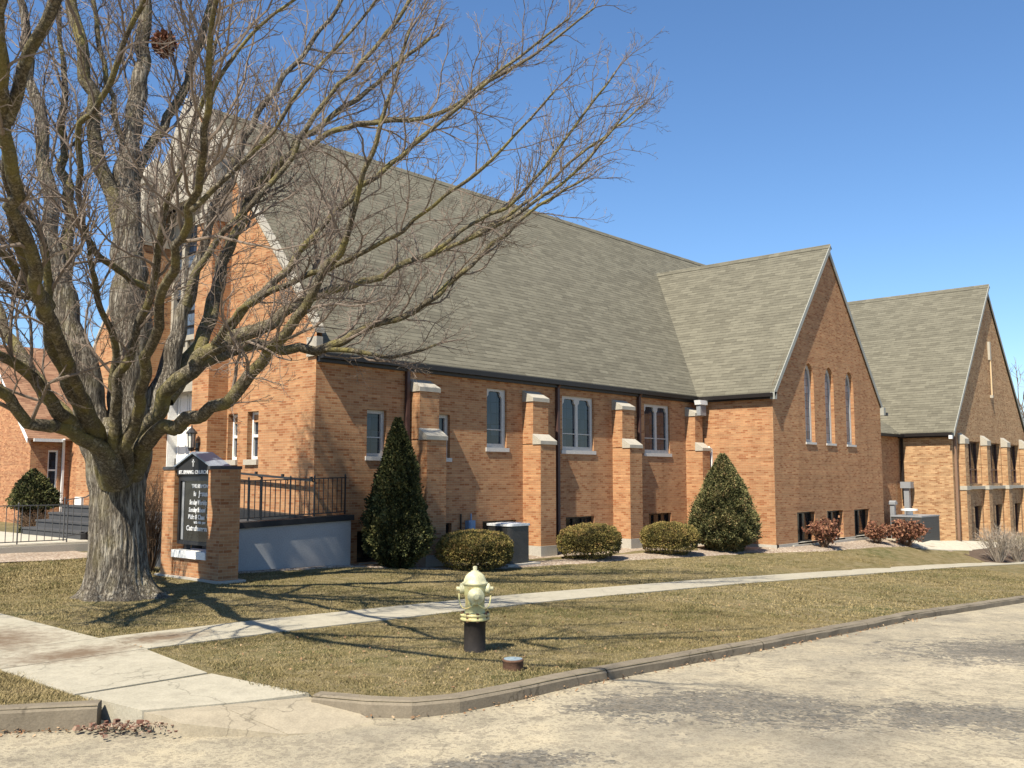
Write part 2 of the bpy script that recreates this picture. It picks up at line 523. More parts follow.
def road_mat():
    k = NT('road'); o = k.coord()
    v = k.coord('Object', (.35, .9, 1))
    n = k.noise(v, .5, 6, .65); m = k.noise(o, 3, 6, .7); f = k.noise(o, 70, 3, .75)
    vor = k.add('ShaderNodeTexVoronoi'); vor.inputs['Scale'].default_value = 42; k.link(o, vor.inputs['Vector'])
    sp = k.add('ShaderNodeSeparateColor'); k.link(vor.outputs['Color'], sp.inputs[0])
    vor2 = k.add('ShaderNodeTexVoronoi'); vor2.inputs['Scale'].default_value = 17; k.link(k.coord('Object', (1, .8, 1)), vor2.inputs['Vector'])
    sp2 = k.add('ShaderNodeSeparateColor'); k.link(vor2.outputs['Color'], sp2.inputs[0])
    chips = k.math('MAXIMUM', sp.outputs[0], sp2.outputs[0])
    c = k.ramp(n, [(.35, (.27, .235, .168)), (.52, (.345, .298, .208)), (.68, (.405, .348, .245))])
    lm = k.noise(k.coord('Object', (.5, 1, 1)), 1.1, 4, .6)
    c = k.mix(k.ramp(lm, [(.5, 0.), (.68, .55)]), c, (.235, .21, .16))
    c = k.mix(k.ramp(m, [(.5, 0.), (.72, .5)]), c, (.46, .39, .27))
    # worn patches where the sand has gone and the dark stone shows
    patch = None
    for (sx, sy, rx, ry, a) in PATCHES:
        mp = k.add('ShaderNodeMapping', vector_type='TEXTURE'); mp.inputs['Location'].default_value = (sx, sy, 0); mp.inputs['Scale'].default_value = (rx, ry, 1); mp.inputs['Rotation'].default_value = (0, 0, a)
        k.link(o, mp.inputs['Vector'])
        fl = k.add('ShaderNodeVectorMath', operation='MULTIPLY'); fl.inputs[1].default_value = (1, 1, 0); k.link(mp.outputs[0], fl.inputs[0])
        ln = k.add('ShaderNodeVectorMath', operation='LENGTH'); k.link(fl.outputs[0], ln.inputs[0])
        q = k.math('SUBTRACT', 1.15, ln.outputs['Value'])
        patch = q if patch is None else k.math('MAXIMUM', patch, q)
    pm = k.math('ADD', k.math('MULTIPLY', patch, .75), k.math('MULTIPLY', k.math('SUBTRACT', m, .5), 1.5))
    w = k.math('ADD', k.math('SUBTRACT', chips, 1.0), k.math('MULTIPLY', k.math('MAXIMUM', pm, 0.0), 1.5))
    w = k.math('MULTIPLY', k.math('MAXIMUM', w, 0.0), 3.0, True)
    dark = k.mix(sp.outputs[1], (.045, .043, .04), (.15, .14, .12))
    c = k.mix(k.math('MULTIPLY', w, .85), c, dark)
    few = k.math('MAXIMUM', k.ramp(sp.outputs[2], [(.76, 0.), (.8, .6)]), k.ramp(sp2.outputs[2], [(.84, 0.), (.88, .5)]))
    c = k.mix(few, c, (.2, .17, .125))
    blot = k.noise(o, 1.9, 6, .7); c = k.mix(.8, c, k.ramp(blot, [(.34, (.68, .68, .69)), (.5, .98), (.66, (1.12, 1.1, 1.06))]), 'MULTIPLY')
    vo = k.add('ShaderNodeTexVoronoi', feature='DISTANCE_TO_EDGE'); vo.inputs['Scale'].default_value = .32
    dv = k.add('ShaderNodeVectorMath', operation='ADD'); k.link(o, dv.inputs[0])
    nn = k.add('ShaderNodeTexNoise'); nn.inputs['Scale'].default_value = 1.6; nn.inputs['Detail'].default_value = 8; k.link(o, nn.inputs['Vector'])
    k.link(nn.outputs['Color'], dv.inputs[1]); k.link(dv.outputs[0], vo.inputs['Vector'])
    c = k.mix(k.ramp(vo.outputs['Distance'], [(0, .4), (.006, 0.)]), c, (.06, .052, .042))
    c = k.mix(.75, c, k.ramp(f, [(.28, .62), (.5, 1.0), (.75, 1.2)]), 'MULTIPLY')
    k.base(c)
    k.bump(k.math('ADD', k.math('MULTIPLY', chips, .6), f), .55, .012)
    return k.done(.92, .2)


M['road'] = road_mat()


def gravel_mat():
    k = NT('gravel'); o = k.coord()
    v = k.add('ShaderNodeTexVoronoi'); v.inputs['Scale'].default_value = 26; k.link(o, v.inputs['Vector'])
    n = k.noise(o, 1.2, 4)
    sp = k.add('ShaderNodeSeparateColor'); k.link(v.outputs['Color'], sp.inputs[0])
    c = k.ramp(sp.outputs[0], [(0, (.24, .165, .115)), (.4, (.37, .285, .21)), (.8, (.45, .37, .28)), (1, (.54, .47, .38))])
    c = k.mix(.7, c, k.ramp(v.outputs['Distance'], [(.0, 1.1), (.8, .45)]), 'MULTIPLY')
    c = k.mix(.7, c, k.ramp(n, [(.3, .75), (.7, 1.15)]), 'MULTIPLY')
    k.base(c)
    k.bump(k.math('MULTIPLY', v.outputs['Distance'], -1.0), .8, .02)
    return k.done(.92, .2)


M['gravel'] = gravel_mat()
M['soil'] = mottled('soil', (.07, .05, .038), (.13, .095, .07), 5, .95, .6, .1, 30, .04)


def hydrant_mat():
    k = NT('hydrant_paint'); o = k.coord()
    n = k.noise(o, 9, 5, .7); f = k.noise(o, 45, 3)
    c = k.mix(n, (.45, .41, .175), (.54, .505, .25))
    c = k.mix(k.ramp(k.math('ADD', n, k.math('MULTIPLY', f, .4)), [(.70, 0.), (.82, .75)]), c, (.36, .24, .09))
    k.base(c); k.bump(n, .2, .01)
    return k.done(.55, .4)


M['hydrant'] = hydrant_mat()
M['hydrant_cap'] = mottled('hydrant_cap', (.53, .495, .28), (.61, .575, .36), 8, .55, .15)
M['hydrant_black'] = mottled('hydrant_black', (.016, .014, .013), (.04, .032, .027), 9, .6, .2)
M['rust'] = mottled('rust', (.07, .035, .022), (.14, .075, .045), 14, .85, .4)
M['plate_blue'] = mottled('plate_blue', (.16, .21, .24), (.24, .29, .31), 12, .6, .2)
M['lantern_glass'] = mottled('lantern_glass', (.5, .48, .42), (.55, .53, .47), 5, .3, 0)
M['brass'] = mottled('brass', (.5, .36, .2), (.6, .44, .26), 6, .4, .05)
# ------------------------------------------------------------------ ground, road, walks
KERB_A = [(1.7, 90), (1.7, 40), (1.7, 14), (1.72, 11.5), (1.9, 9.7), (2.3, 8.5), (2.86, 7.86), (3.44, 7.44)]
KERB_B = [(4.74, 6.47), (4.93, 6.02), (5.14, 5.72), (5.5, 5.56), (6.2, 5.5), (8, 5.5), (12, 5.5), (16, 5.5), (20, 5.5), (26, 5.5), (34, 5.5), (44, 5.5), (60, 5.5), (90, 5.5)]
KERB = KERB_A + KERB_B


def resample(poly, step, far=None):
    out = [poly[0]]
    for a, b in zip(poly[:-1], poly[1:]):
        L = math.hypot(b[0] - a[0], b[1] - a[1])
        n = max(1, int(round(L / (step if min(math.hypot(*a), math.hypot(*b)) < 25 else step * 4))))
        for k in range(1, n + 1): out.append((a[0] + (b[0] - a[0]) * k / n, a[1] + (b[1] - a[1]) * k / n))
    return out


def inside_poly(x, y, poly):
    x = np.asarray(x); y = np.asarray(y); c = np.zeros(x.shape, bool)
    n = len(poly)
    for i in range(n):
        x1, y1 = poly[i]; x2, y2 = poly[(i + 1) % n]
        if y1 == y2: continue
        cond = ((y1 > y) != (y2 > y)) & (x < (x2 - x1) * (y - y1) / (y2 - y1) + x1)
        c ^= cond
    return c


def cdt_sheet(name, outline, zfun, m, spac, kind='structure', margin=.5):
    outline = [tuple(p) for p in outline]
    pts = [Vector(p) for p in outline]
    n0 = len(pts)
    xs = []
    for (x0, x1, y0, y1, st) in spac:
        gx, gy = np.meshgrid(np.arange(x0, x1, st), np.arange(y0, y1, st))
        gx = gx.ravel() + rng.uniform(-.2, .2, gx.size) * st; gy = gy.ravel() + rng.uniform(-.2, .2, gy.size) * st
        ok = inside_poly(gx, gy, outline)
        # stay a little off the outline
        o = np.array(outline)
        for a, b in zip(o, np.roll(o, -1, 0)):
            d = b - a; L2 = (d * d).sum()
            t = np.clip(((gx - a[0]) * d[0] + (gy - a[1]) * d[1]) / max(L2, 1e-9), 0, 1)
            ok &= np.hypot(gx - a[0] - t * d[0], gy - a[1] - t * d[1]) > st * .35
        for q in spac:
            if q[4] < st: ok &= ~((gx > q[0]) & (gx < q[1]) & (gy > q[2]) & (gy < q[3]))
        xs += list(zip(gx[ok].tolist(), gy[ok].tolist()))
    pts += [Vector(p) for p in xs]
    edges = [(i, (i + 1) % n0) for i in range(n0)]
    v, e, f, *_ = delaunay_2d_cdt(pts, edges, [], 1, 1e-5)
    P = np.array([(p.x, p.y) for p in v])
    Z = zfun(P[:, 0], P[:, 1])
    b = MB(); b.v = [(float(p[0]), float(p[1]), float(z)) for p, z in zip(P, Z)]; b.f = [tuple(q) for q in f]
    o = b.build(name, m, None, True)
    return tag(o, kind=kind)


kd = resample(KERB, .35)
# the ground: one sheet from the kerb out to the horizon
kg = resample(KERB_A, .35) + [(3.5, 7.9), (4.66, 7.87), (4.81, 6.62)] + resample(KERB_B, .35)
g_out = kg + [(600, 5.5), (600, 900), (1.7, 900)]


def zfar(x, y):
    z = zg(x, y)
    return z


lawn = cdt_sheet('ground', g_out, zfar, M['lawn'],
                 [(3, 20, 5.5, 18, .3), (1.7, 60, 5.5, 40, 1.2), (1.7, 600, 5.5, 900, 40)])

# street and cross street
r_out = [(p[0], p[1]) for p in kd] + [(600, 5.5), (600, -300), (-300, -300), (-300, 900), (1.7, 900)]
# the street surface tucks 3 cm under the kerb stones
road = cdt_sheet('road', r_out, zr, M['road'], [(-2, 22, -6, 9, .5), (-20, 60, -20, 30, 2.5), (-300, 600, -300, 900, 60)])


def off(poly, d):
    P = np.array(poly); t = np.gradient(P, axis=0); t /= np.linalg.norm(t, axis=1)[:, None]
    nrm = np.stack([-t[:, 1], t[:, 0]], 1)
    return P + nrm * d


def kerb(poly, name):
    p = np.array(resample(poly, .3)); L = np.cumsum(np.r_[0, np.linalg.norm(np.diff(p, axis=0), axis=1)])
    b = MB(); W = .16
    nrm = off(p, 1) - p
    wob = np.interp(L, np.arange(0, L[-1] + 1, .35), rng.normal(0, .007, len(np.arange(0, L[-1] + 1, .35))))
    rows = []
    # (offset towards lawn, height code)
    for k in range(len(p)):
        x, y = p[k]; zt = float(zg(x + nrm[k][0] * .1, y + nrm[k][1] * .1)) + .012 + wob[k] * .5; zb = float(zr(x, y)) - .12
        prof = [(-.02, zb), (-.012 + wob[k], zt - .035), (.012 + wob[k], zt - .008), (.03, zt), (W - .02, zt), (W, zt - .015), (W, zb)]
        rows.append([(x + nrm[k][0] * o, y + nrm[k][1] * o, z) for o, z in prof])
    m = len(rows[0])
    for k in range(len(rows) - 1):
        # an open joint every ~3 m
        a, c = rows[k], rows[k + 1]
        if int(L[k] / 3.0) != int(L[k + 1] / 3.0):
            c = [tuple(np.array(u) * .05 + np.array(w) * .95) for u, w in zip(a, c)]
            b.quad(*c)
        for j in range(m - 1): b.quad(a[j], c[j], c[j + 1], a[j + 1])
    b.quad(*rows[0]); b.quad(*reversed(rows[-1]))
    o = b.build(name, M['kerb']); tag(o, kind='structure'); return o


kerb(KERB_A, 'kerb_by_cross_street')
kerb(KERB_B, 'kerb')


def slab_strip(b, quads, zo=.014, thick=.12, sub=4, zf=None):
    """each quad (4 xy corners, ccw) becomes one slab following the ground"""
    for q in quads:
        q = [np.array(c, float) for c in q]; n = sub
        top = {}
        for i in range(n + 1):
            for j in range(n + 1):
                u, w = i / n, j / n
                p = (q[0] * (1 - u) + q[1] * u) * (1 - w) + (q[3] * (1 - u) + q[2] * u) * w
                z = (zf or G)(p[0], p[1]) + zo
                top[i, j] = len(b.v); b.v.append((p[0], p[1], z))
        for i in range(n):
            for j in range(n):
                b.f.append((top[i, j], top[i + 1, j], top[i + 1, j + 1], top[i, j + 1]))
        rim = [(i, 0) for i in range(n)] + [(n, j) for j in range(n)] + [(i, n) for i in range(n, 0, -1)] + [(0, j) for j in range(n, 0, -1)]
        for a, c in zip(rim, rim[1:] + rim[:1]):
            A, B = b.v[top[a]], b.v[top[c]]
            b.quad(A, B, (B[0], B[1], B[2] - thick), (A[0], A[1], A[2] - thick))


b = MB(); g = .006; x = 4.86; qs = []
while x < 70:
    w = 1.5 + (0 if x < 20 else 1.5)
    dz = rng.uniform(-.004, .004)
    qs.append([(x + g, 9.45), (x + w - g, 9.45), (x + w - g, 10.45), (x + g, 10.45)]); x += w
slab_strip(b, qs)
tag(b.build('sidewalk', M['walk']), kind='structure')
b = MB(); qs = [[(3.47, 7.92), (4.64, 7.9), (4.84, 9.44), (3.45, 9.44)], [(3.44, 9.456), (4.85, 9.456), (4.85, 10.45), (3.44, 10.45)]]
y = 10.462
while y < 60:
    qs.append([(3.44, y), (4.82, y), (4.82, y + 1.4), (3.44, y + 1.4)]); y += 1.412
slab_strip(b, qs, .012)
tag(b.build('cross_walk_path', M['walk']), kind='structure')


def zap(x, y):
    # dropped crossing: falls from the walk down to the gutter
    d = (x - 3.5) * .62 + (7.9 - y) * .78 - (x - 3.5) * .62
    t = min(max((7.9 - y - (x - 3.6) * .0) / 2.0, 0), 1)
    return (1 - t) * (-.02) + t * (-.125)


b = MB()
slab_strip(b, [[(3.64, 7.12), (4.82, 6.62), (4.665, 7.87), (3.5, 7.9)]], .0, .15, 4, lambda x, y: .004 - .035 * min(max((7.88 - y) / 1.2, 0), 1) * min(max((4.9 - x) / .5, .35), 1))
tag(b.build('crossing_slab', M['walk']), kind='structure')
b = MB()
slab_strip(b, [[(3.74, 6.72), (4.25, 6.1), (4.1, 6.92), (3.65, 7.11)], [(4.26, 6.1), (4.90, 5.70), (4.90, 6.56), (4.11, 6.91)]], 0, .15, 4,
           lambda x, y: -.034 - .12 * min(max((6.95 - (x - 3.65) * .42 - y) / .7, 0), 1))
tag(b.build('gutter_apron', M['apron']), kind='structure')

# gravel bed along the church
bed_xy = [(9.75, 15.55), (11.2, 15.5), (12.3, 15.42), (13.4, 14.95), (15.0, 14.3), (16.3, 14.15), (18.0, 13.95), (20, 13.8), (22, 13.6), (24, 13.45), (25.5, 13.3), (26.8, 12.8), (28.3, 12.6), (31, 12.5), (33.5, 12.35), (34.5, 12.05), (36.5, 11.4)]
b = MB(); pe = resample(bed_xy, .25)
N = 8
rows = []
for (x, y) in pe:
    yw = 16.25 if x < 26.7 else (13.55 if x < 35.3 else 14.3)
    yy = y + rng.normal(0, .035)
    rows.append([(x, yy + (yw - yy) * j / N, G(x, yy + (yw - yy) * j / N) + (.012 if j else -.01) + (.02 * math.sin(j * 1.1))) for j in range(N + 1)])
for a, c in zip(rows, rows[1:]):
    for j in range(N): b.quad(a[j], c[j], c[j + 1], a[j + 1])
tag(b.build('gravel_bed', M['gravel'], None, True), kind='structure')
b = MB()   # gravel strip before the entrance walk
ys = np.linspace(20.9, 22.95, 6); xsn = np.linspace(4.9, 9.9, 20)
for x0, x1 in zip(xsn, xsn[1:]):
    for y0, y1 in zip(ys, ys[1:]):
        b.quad(*[(x, y, G(x, y) + .015 + .01 * math.sin(3 * x + 5 * y)) for x, y in ((x0, y0), (x1, y0), (x1, y1), (x0, y1))])
tag(b.build('gravel_strip', M['gravel'], None, True), kind='structure')

# service path to the hall and its soil bed
b = MB()
slab_strip(b, [[(34.6, 12.0), (38.9, 11.1), (38.9, 12.15), (34.9, 13.4)], [(39.0, 11.0), (44, 10.7), (44, 11.5), (39.0, 12.0)]], .03, .2, 4)
tag(b.build('service_path', M['walk_left']), kind='structure')
b = MB()
for i in range(14):
    for j in range(6):
        q = []
        for (a, c) in ((i, j), (i + 1, j), (i + 1, j + 1), (i, j + 1)):
            X = 36.6 + a * .5; Y = 10.0 + c * .23 - max(0, 3 - a) * .05 + (0 if c else 0)
            q.append((X, Y, G(X, Y) + .02 + .22 * math.sin(math.pi * c / 6) * math.sin(math.pi * a / 14)))
        b.quad(*q)
tag(b.build('soil_bed', M['soil'], None, True), kind='structure')


# ------------------------------------------------------------------ grass: dormant, short
def blades(n, x0, x1, y0, y1, h0, h1, w, poly=None):
    x = rng.uniform(x0, x1, n); y = rng.uniform(y0, y1, n)
    patch = np.sin(x * 1.7 + 1.3 * np.sin(y * 2.1)) * np.sin(y * 1.9 + .7 * np.sin(x * 1.3)) + .6 * np.sin(x * 5.3 + y * 3.1) * np.sin(y * 6.1 - x * 2)
    keep = np.ones(n, bool)
    # ragged edge: tufts creep a few centimetres over the concrete
    jx = rng.normal(0, .03, n) + .035 * np.sin(y * 9 + 2 * np.sin(y * 4)); jy = rng.normal(0, .03, n) + .035 * np.sin(x * 8 + 2 * np.sin(x * 3.1))
    xj, yj = x + jx, y + jy
    keep &= ~((xj > 3.42) & (xj < 4.83) & (y > 9.4)); keep &= ~((yj > 9.46) & (yj < 10.44) & (x > 3.3))
    keep &= ~((xj > 3.46) & (xj < 4.74 + .0 * y) & (y > 6.4) & (y < 9.5))
    ed = np.interp(x, [p[0] for p in bed_xy], [p[1] for p in bed_xy], left=20.9, right=11)
    ed = np.where(x < 9.75, 20.8, ed)
    keep &= y < ed + rng.normal(0, .06, n)
    keep &= ~((x > 8.5) & (x < 9.2) & (y > 14.4) & (y < 16.6))
    # not in the street
    ky = np.interp(x, [1.7, 1.9, 2.3, 2.86, 3.44, 4.74, 4.93, 5.14, 5.5, 6.2, 90], [14, 9.7, 8.5, 7.86, 7.44, 6.47, 6.02, 5.72, 5.56, 5.5, 5.5])
    keep &= y > ky + .13
    x, y, patch = x[keep], y[keep], patch[keep]; n = len(x)
    h = rng.uniform(h0, h1, n) * (1 + .35 * np.clip(patch, -1, 1))
    a = rng.uniform(0, 2 * np.pi, n); lean = rng.uniform(.2, 1.5, n) * h; la = rng.uniform(0, 2 * np.pi, n)
    z = zg(x, y) - .004
    ww = w * rng.uniform(.6, 1.3, n)
    p = np.stack([x, y, z], 1); d = np.stack([np.cos(a) * ww, np.sin(a) * ww, 0 * a], 1)
    tip = p + np.stack([np.cos(la) * lean, np.sin(la) * lean, h], 1)
    big = np.sin(x * .83 + 1.9 * np.sin(y * .71)) * np.sin(y * 1.07 + 1.1 * np.sin(x * .47))
    t = np.clip(.29 + .22 * patch + .26 * big + rng.normal(0, .26, n), 0, 1)
    thin = (np.sin(x * 3.7 + 2 * np.sin(y * 2.9)) * np.sin(y * 4.3 - 1.5 * np.sin(x * 2.2)) > .62) & (rng.random(n) < .75)
    h = np.where(thin, h * .15, h)
    return np.stack([p - d, p + d, tip], 1), t


parts = [blades(120000, 4.6, 13, 5.5, 9.5, .008, .028, .0045), blades(34000, 2.2, 4.0, 7.3, 9.6, .012, .04, .004), blades(110000, 4.7, 15, 10.4, 15.6, .008, .028, .006),
         blades(80000, 13, 30, 5.5, 14, .01, .03, .010), blades(30000, 4.8, 10, 15.6, 21, .015, .045, .010), blades(16000, 2, 3.5, 9.5, 24, .02, .05, .01)]
gr = tri_mesh('grass', np.concatenate([p[0] for p in parts]), M['blade'], None, np.concatenate([p[1] for p in parts]))
tag(gr, kind='stuff')

# dry leaves along the kerb
n = 1200
x = np.concatenate([rng.uniform(4.7, 16, 380), rng.uniform(1.9, 3.9, 300), rng.uniform(4.8, 14, 520)])
kyl = np.interp(x, [1.7, 1.9, 2.3, 2.86, 3.44, 4.74, 4.93, 5.14, 5.5, 6.2, 90], [14, 9.7, 8.5, 7.86, 7.44, 6.47, 6.02, 5.72, 5.56, 5.5, 5.5])
y = kyl + np.concatenate([-np.abs(rng.normal(.05, .06, 680)), rng.uniform(.3, 3.6, 520)])
inroad = np.arange(n) < 680
z = np.where(inroad, zr(x, y), zg(x, y)) + rng.uniform(.008, .03, n)
V = []
for i in range(n):
    s = rng.uniform(.006, .022); a = rng.uniform(0, 6.28); t1, t2 = rng.normal(0, .4, 2)
    q = []
    for k, (c, r) in enumerate(((0, 1), (1.4, .6), (3.1, .9), (4.7, .55))):
        u, w = math.cos(a + c) * s * r, math.sin(a + c) * s * r
        q.append((x[i] + u, y[i] + w, z[i] + u * t1 + w * t2))
    V.append(q)
tag(tri_mesh('fallen_leaves', np.array(V), M['litter'], None, rng.uniform(0, .8, n), 4), kind='stuff')

# broken concrete and dirt washed out beside the dropped kerb
V = []; T = []
for i in range(260):
    t = rng.random(); cx = 3.36 + t * .42 + rng.normal(0, .07); cy = 7.32 - t * .42 + rng.normal(0, .1)
    big_ = i < 16
    s_ = rng.uniform(.015, .034) if big_ else rng.uniform(.006, .022); z0 = float(zr(cx, cy)) + (.03 if big_ else .012) + max(0, .09 - .35 * abs(cy - 7.2 + t * .4)) * .8
    P = rng.normal(size=(8, 3)); P /= np.linalg.norm(P, axis=1)[:, None]; P[:, 2] *= .4
    c8 = np.array([[x, y, z] for x in (-1, 1) for y in (-1, 1) for z in (-.6, .6)]) * .6 + P * .3
    c8 = c8 * s_ + (cx, cy, z0)
    for q in ((0, 1, 3, 2), (4, 6, 7, 5), (0, 4, 5, 1), (2, 3, 7, 6), (0, 2, 6, 4), (1, 5, 7, 3)):
        V.append(c8[list(q)]); T.append(rng.uniform(0, 1) if not big_ else (.1 if rng.random() < .6 else .5))
M['rubble'] = tint_mat('rubble', [(0, (.12, .05, .035)), (.4, (.2, .11, .075)), (.7, (.3, .24, .17)), (1, (.36, .3, .22))], .95)
tag(tri_mesh('rubble', np.array(V), M['rubble'], None, np.array(T), 4), kind='stuff')
# ------------------------------------------------------------------ the church
NY, TX0, TX1, TY = 16.2, 26.7, 35.2, 13.5      # nave wall, transept sides, transept gable
FX = 11.8                                       # entrance front
EV = 4.38; SL = 1.2; RY = 21.65; RZ = EV + SL * (RY - 15.95)
LY = 27.45                                      # left end of the front
church = empty('church', (20, 20, 0), 'long tan brick church with steep grey shingle roofs, pointed gable and stone capped buttresses', 'church')


def P_y(c): return lambda u, v: (u, c, v)
def P_x(c): return lambda u, v: (c, u, v)


def rect(u0, u1, v0, v1): return [(u0, v0), (u1, v0), (u1, v1), (u0, v1)]


def lancet(u0, u1, v0, v1, n=6):
    """pointed arch: two arcs springing below the point"""
    c = (u0 + u1) / 2; hw = (u1 - u0) / 2; rise = min(1.9 * hw, (v1 - v0) * .4); vs_ = v1 - rise
    pts = [(u0, v0), (u1, v0), (u1, vs_)]
    for k in range(1, n):
        a = k / n
        pts.append((c + hw * math.cos(a * math.pi / 2) ** .8, vs_ + rise * math.sin(a * math.pi / 2)))
    pts.append((c, v1 + .02))
    for k in range(n - 1, 0, -1):
        a = k / n
        pts.append((c - hw * math.cos(a * math.pi / 2) ** .8, vs_ + rise * math.sin(a * math.pi / 2)))
    pts.append((u0, vs_))
    return pts


def cusped(u0, u1, v0, v1):
    """gothic light with stepped, cusped shoulders"""
    c = (u0 + u1) / 2; w = u1 - u0
    return [(u0, v0), (u1, v0), (u1, v1 - .16), (u1 - .10 * w, v1 - .10), (u1 - .12 * w, v1 - .02),
            (u1 - .24 * w, v1), (u0 + .24 * w, v1), (u0 + .12 * w, v1 - .02), (u0 + .10 * w, v1 - .10), (u0, v1 - .16)]


def window(parent, to3, inn, outer, lights, fr, gl, depth=.1, thick=.07, sill=None, sill_m=None, bars=(), pane_back=.05):
    """frame plate with cut lights set back by depth, one pane behind, sill in front. inn: unit vector into the wall"""
    inn = Vector(inn)
    at = lambda d: (lambda u, v: tuple(Vector(to3(u, v)) + inn * d))
    b = MB()
    b.face_holes(outer, lights, at(depth), inn * pane_back)
    us = [p[0] for p in outer]; vs_ = [p[1] for p in outer]
    for (p, q, w_) in bars:
        b.bar(at(depth + pane_back * .4)(*p), at(depth + pane_back * .4)(*q), w_, w_, up=tuple(inn))
    w = b.build('window', fr, parent)
    g = MB(); g.quad(*[at(depth + pane_back)(u, v) for u, v in rect(min(us) + .004, max(us) - .004, min(vs_) + .004, max(vs_) - .03)])
    g.build('pane', gl, w)
    if sill:
        u0, u1, v1, h, out = sill
        s = MB(); a = at(-out)(u0, v1 - h); c = at(depth + .02)(u1, v1)
        s.box(a, c); s.build('sill', sill_m or M['stone'], w)
    return w


IN_Y, IN_X = (0, 1, 0), (1, 0, 0)
# ---- openings in the nave wall
sm = [(13.17, 13.72, 2.22, 3.24), (15.08, 15.68, 2.22, 3.24)]
W1 = (16.94, 17.66, 2.50, 3.97)
DW = [(19.88, 21.28, 2.50, 3.98), (23.78, 25.16, 2.50, 3.98)]
BW = [(14.95, 15.75, .02, .70), (16.80, 18.02, .08, .70), (20.02, 21.27, .08, .70), (23.95, 25.17, .08, .69), (12.95, 13.9, -.05, .62)]
holes = [rect(*s) for s in sm] + [rect(*W1)] + [rect(*d) for d in DW] + [rect(*d) for d in BW]
b = MB()
b.face_holes([(FX, -.4), (40, -.4), (40, EV + .1), (FX, EV + .1)], holes, P_y(NY), (0, .14, 0))
# entrance front with the portal opening cut out; stone coped gable
SLF = 1.2
ztop = lambda y: EV + .2 + SLF * (min(y, 2 * RY - y) - 16.0)
PO = (20.28, 23.02)
fr_holes = [rect(18.28, 18.72, 2.16, 3.23), rect(19.12, 19.52, 2.16, 3.21), rect(PO[0], PO[1], .2, 8.6), rect(24.6, 25.0, 2.16, 3.22), rect(25.5, 25.9, 2.16, 3.22)]
b.face_holes([(NY, -.4), (LY, -.4), (LY, ztop(LY)), (RY, ztop(RY)), (NY, ztop(NY))], fr_holes, P_x(FX), (.16, 0, 0))
# back of the parapet, left flank, far end
b.face_holes([(NY, 3), (LY, 3), (LY, ztop(LY)), (RY, ztop(RY)), (NY, ztop(NY))], [rect(PO[0] - .3, PO[1] + .3, 3.2, 9.2)], P_x(FX + .14))
b.quad((FX, LY, -.4), (40, LY, -.4), (40, LY, EV), (FX, LY, EV))
b.quad((40, NY, -1), (40, LY, -1), (40, LY, EV), (40, RY, RZ - .05), (40, NY, EV))
b.build('wall', M['brick'], church)

# transept walls
b = MB()
tz = lambda x: EV - .04 + 1.19 * (min(x - TX0, TX1 - x) + .2)
TAX = (TX0 + TX1) / 2; TAZ = tz(TAX)
LW = [(28.93, 29.62, 2.9, 5.46), (30.47, 31.16, 2.9, 5.45), (32.12, 32.82, 2.9, 5.44)]
TB = [(28.14, 29.42, -.26, .68), (30.33, 31.6, -.26, .67), (32.52, 33.83, -.26, .66)]
b.face_holes([(TX0, -.25), (TX1, -.25), (TX1, tz(TX1)), (TAX, TAZ), (TX0, tz(TX0))], [lancet(*l) for l in LW] + [rect(*t) for t in TB], P_y(TY), (0, .26, 0))
b.quad((TX0, TY, -.25), (TX0, NY, -.25), (TX0, NY, EV + .1), (TX0, TY, EV + .1))
b.quad((TX1, TY, -.6), (TX1, NY, -.6), (TX1, NY, EV + .1), (TX1, TY, EV + .1))
b.build('transept_wall', M['brick'], church)
# concrete base course
b = MB()
b.box((TX0 - .012, TY - .03, -1.1), (TX1 + .012, TY + .1, -.25)); b.box((TX0 - .03, TY - .03, -1.1), (TX0 + .1, NY, -.25))
b.box((TX0 + 1.0, TY - .09, -1.1), (TX1 + .03, TY - .031, -.31))
b.box((13.0, NY - .02, -.6), (TX0, NY + .05, -.06))
b.build('foundation', M['foundation'], church)

# ---- roofs (with thickness at eaves and rakes)
b = MB()


def slope(b, pts, th=.07):
    """roof plane: pts ring; soffit below, closed edges"""
    n = len(pts); i = len(b.v)
    b.v += [tuple(p) for p in pts] + [(p[0], p[1], p[2] - th) for p in pts]
    b.f.append(tuple(range(i, i + n))); b.f.append(tuple(i + n + k for k in reversed(range(n))))
    for k in range(n): l = (k + 1) % n; b.f.append((i + k, i + n + k, i + n + l, i + l))


E0 = 16.05
NX0, NX1 = FX + .12, 40.2
VZ = TAZ + .07
vy = E0 + (VZ - EV) / SL
slope(b, [(NX0, E0, EV), (NX1, E0, EV), (NX1, RY, RZ), (NX0, RY, RZ)])
slope(b, [(NX1, 2 * RY - E0, EV), (NX0, 2 * RY - E0, EV), (NX0, RY, RZ), (NX1, RY, RZ)])
b.build('roof', M['shingle'], church)
b = MB(); OV = .13; ov = .14
te = EV; ts = (VZ - te) / (TAX - TX0 + ov)
slope(b, [(TX0 - ov, TY - OV, te), (TX0 - ov, NY + .2, te), (TAX, vy + .25, VZ), (TAX, TY - OV, VZ)][::-1])
slope(b, [(TX1 + ov, NY + .2, te), (TX1 + ov, TY - .03, te), (TAX, TY - .03, VZ), (TAX, vy + .25, VZ)][::-1])
b.build('transept_roof', M['shingle'], church)
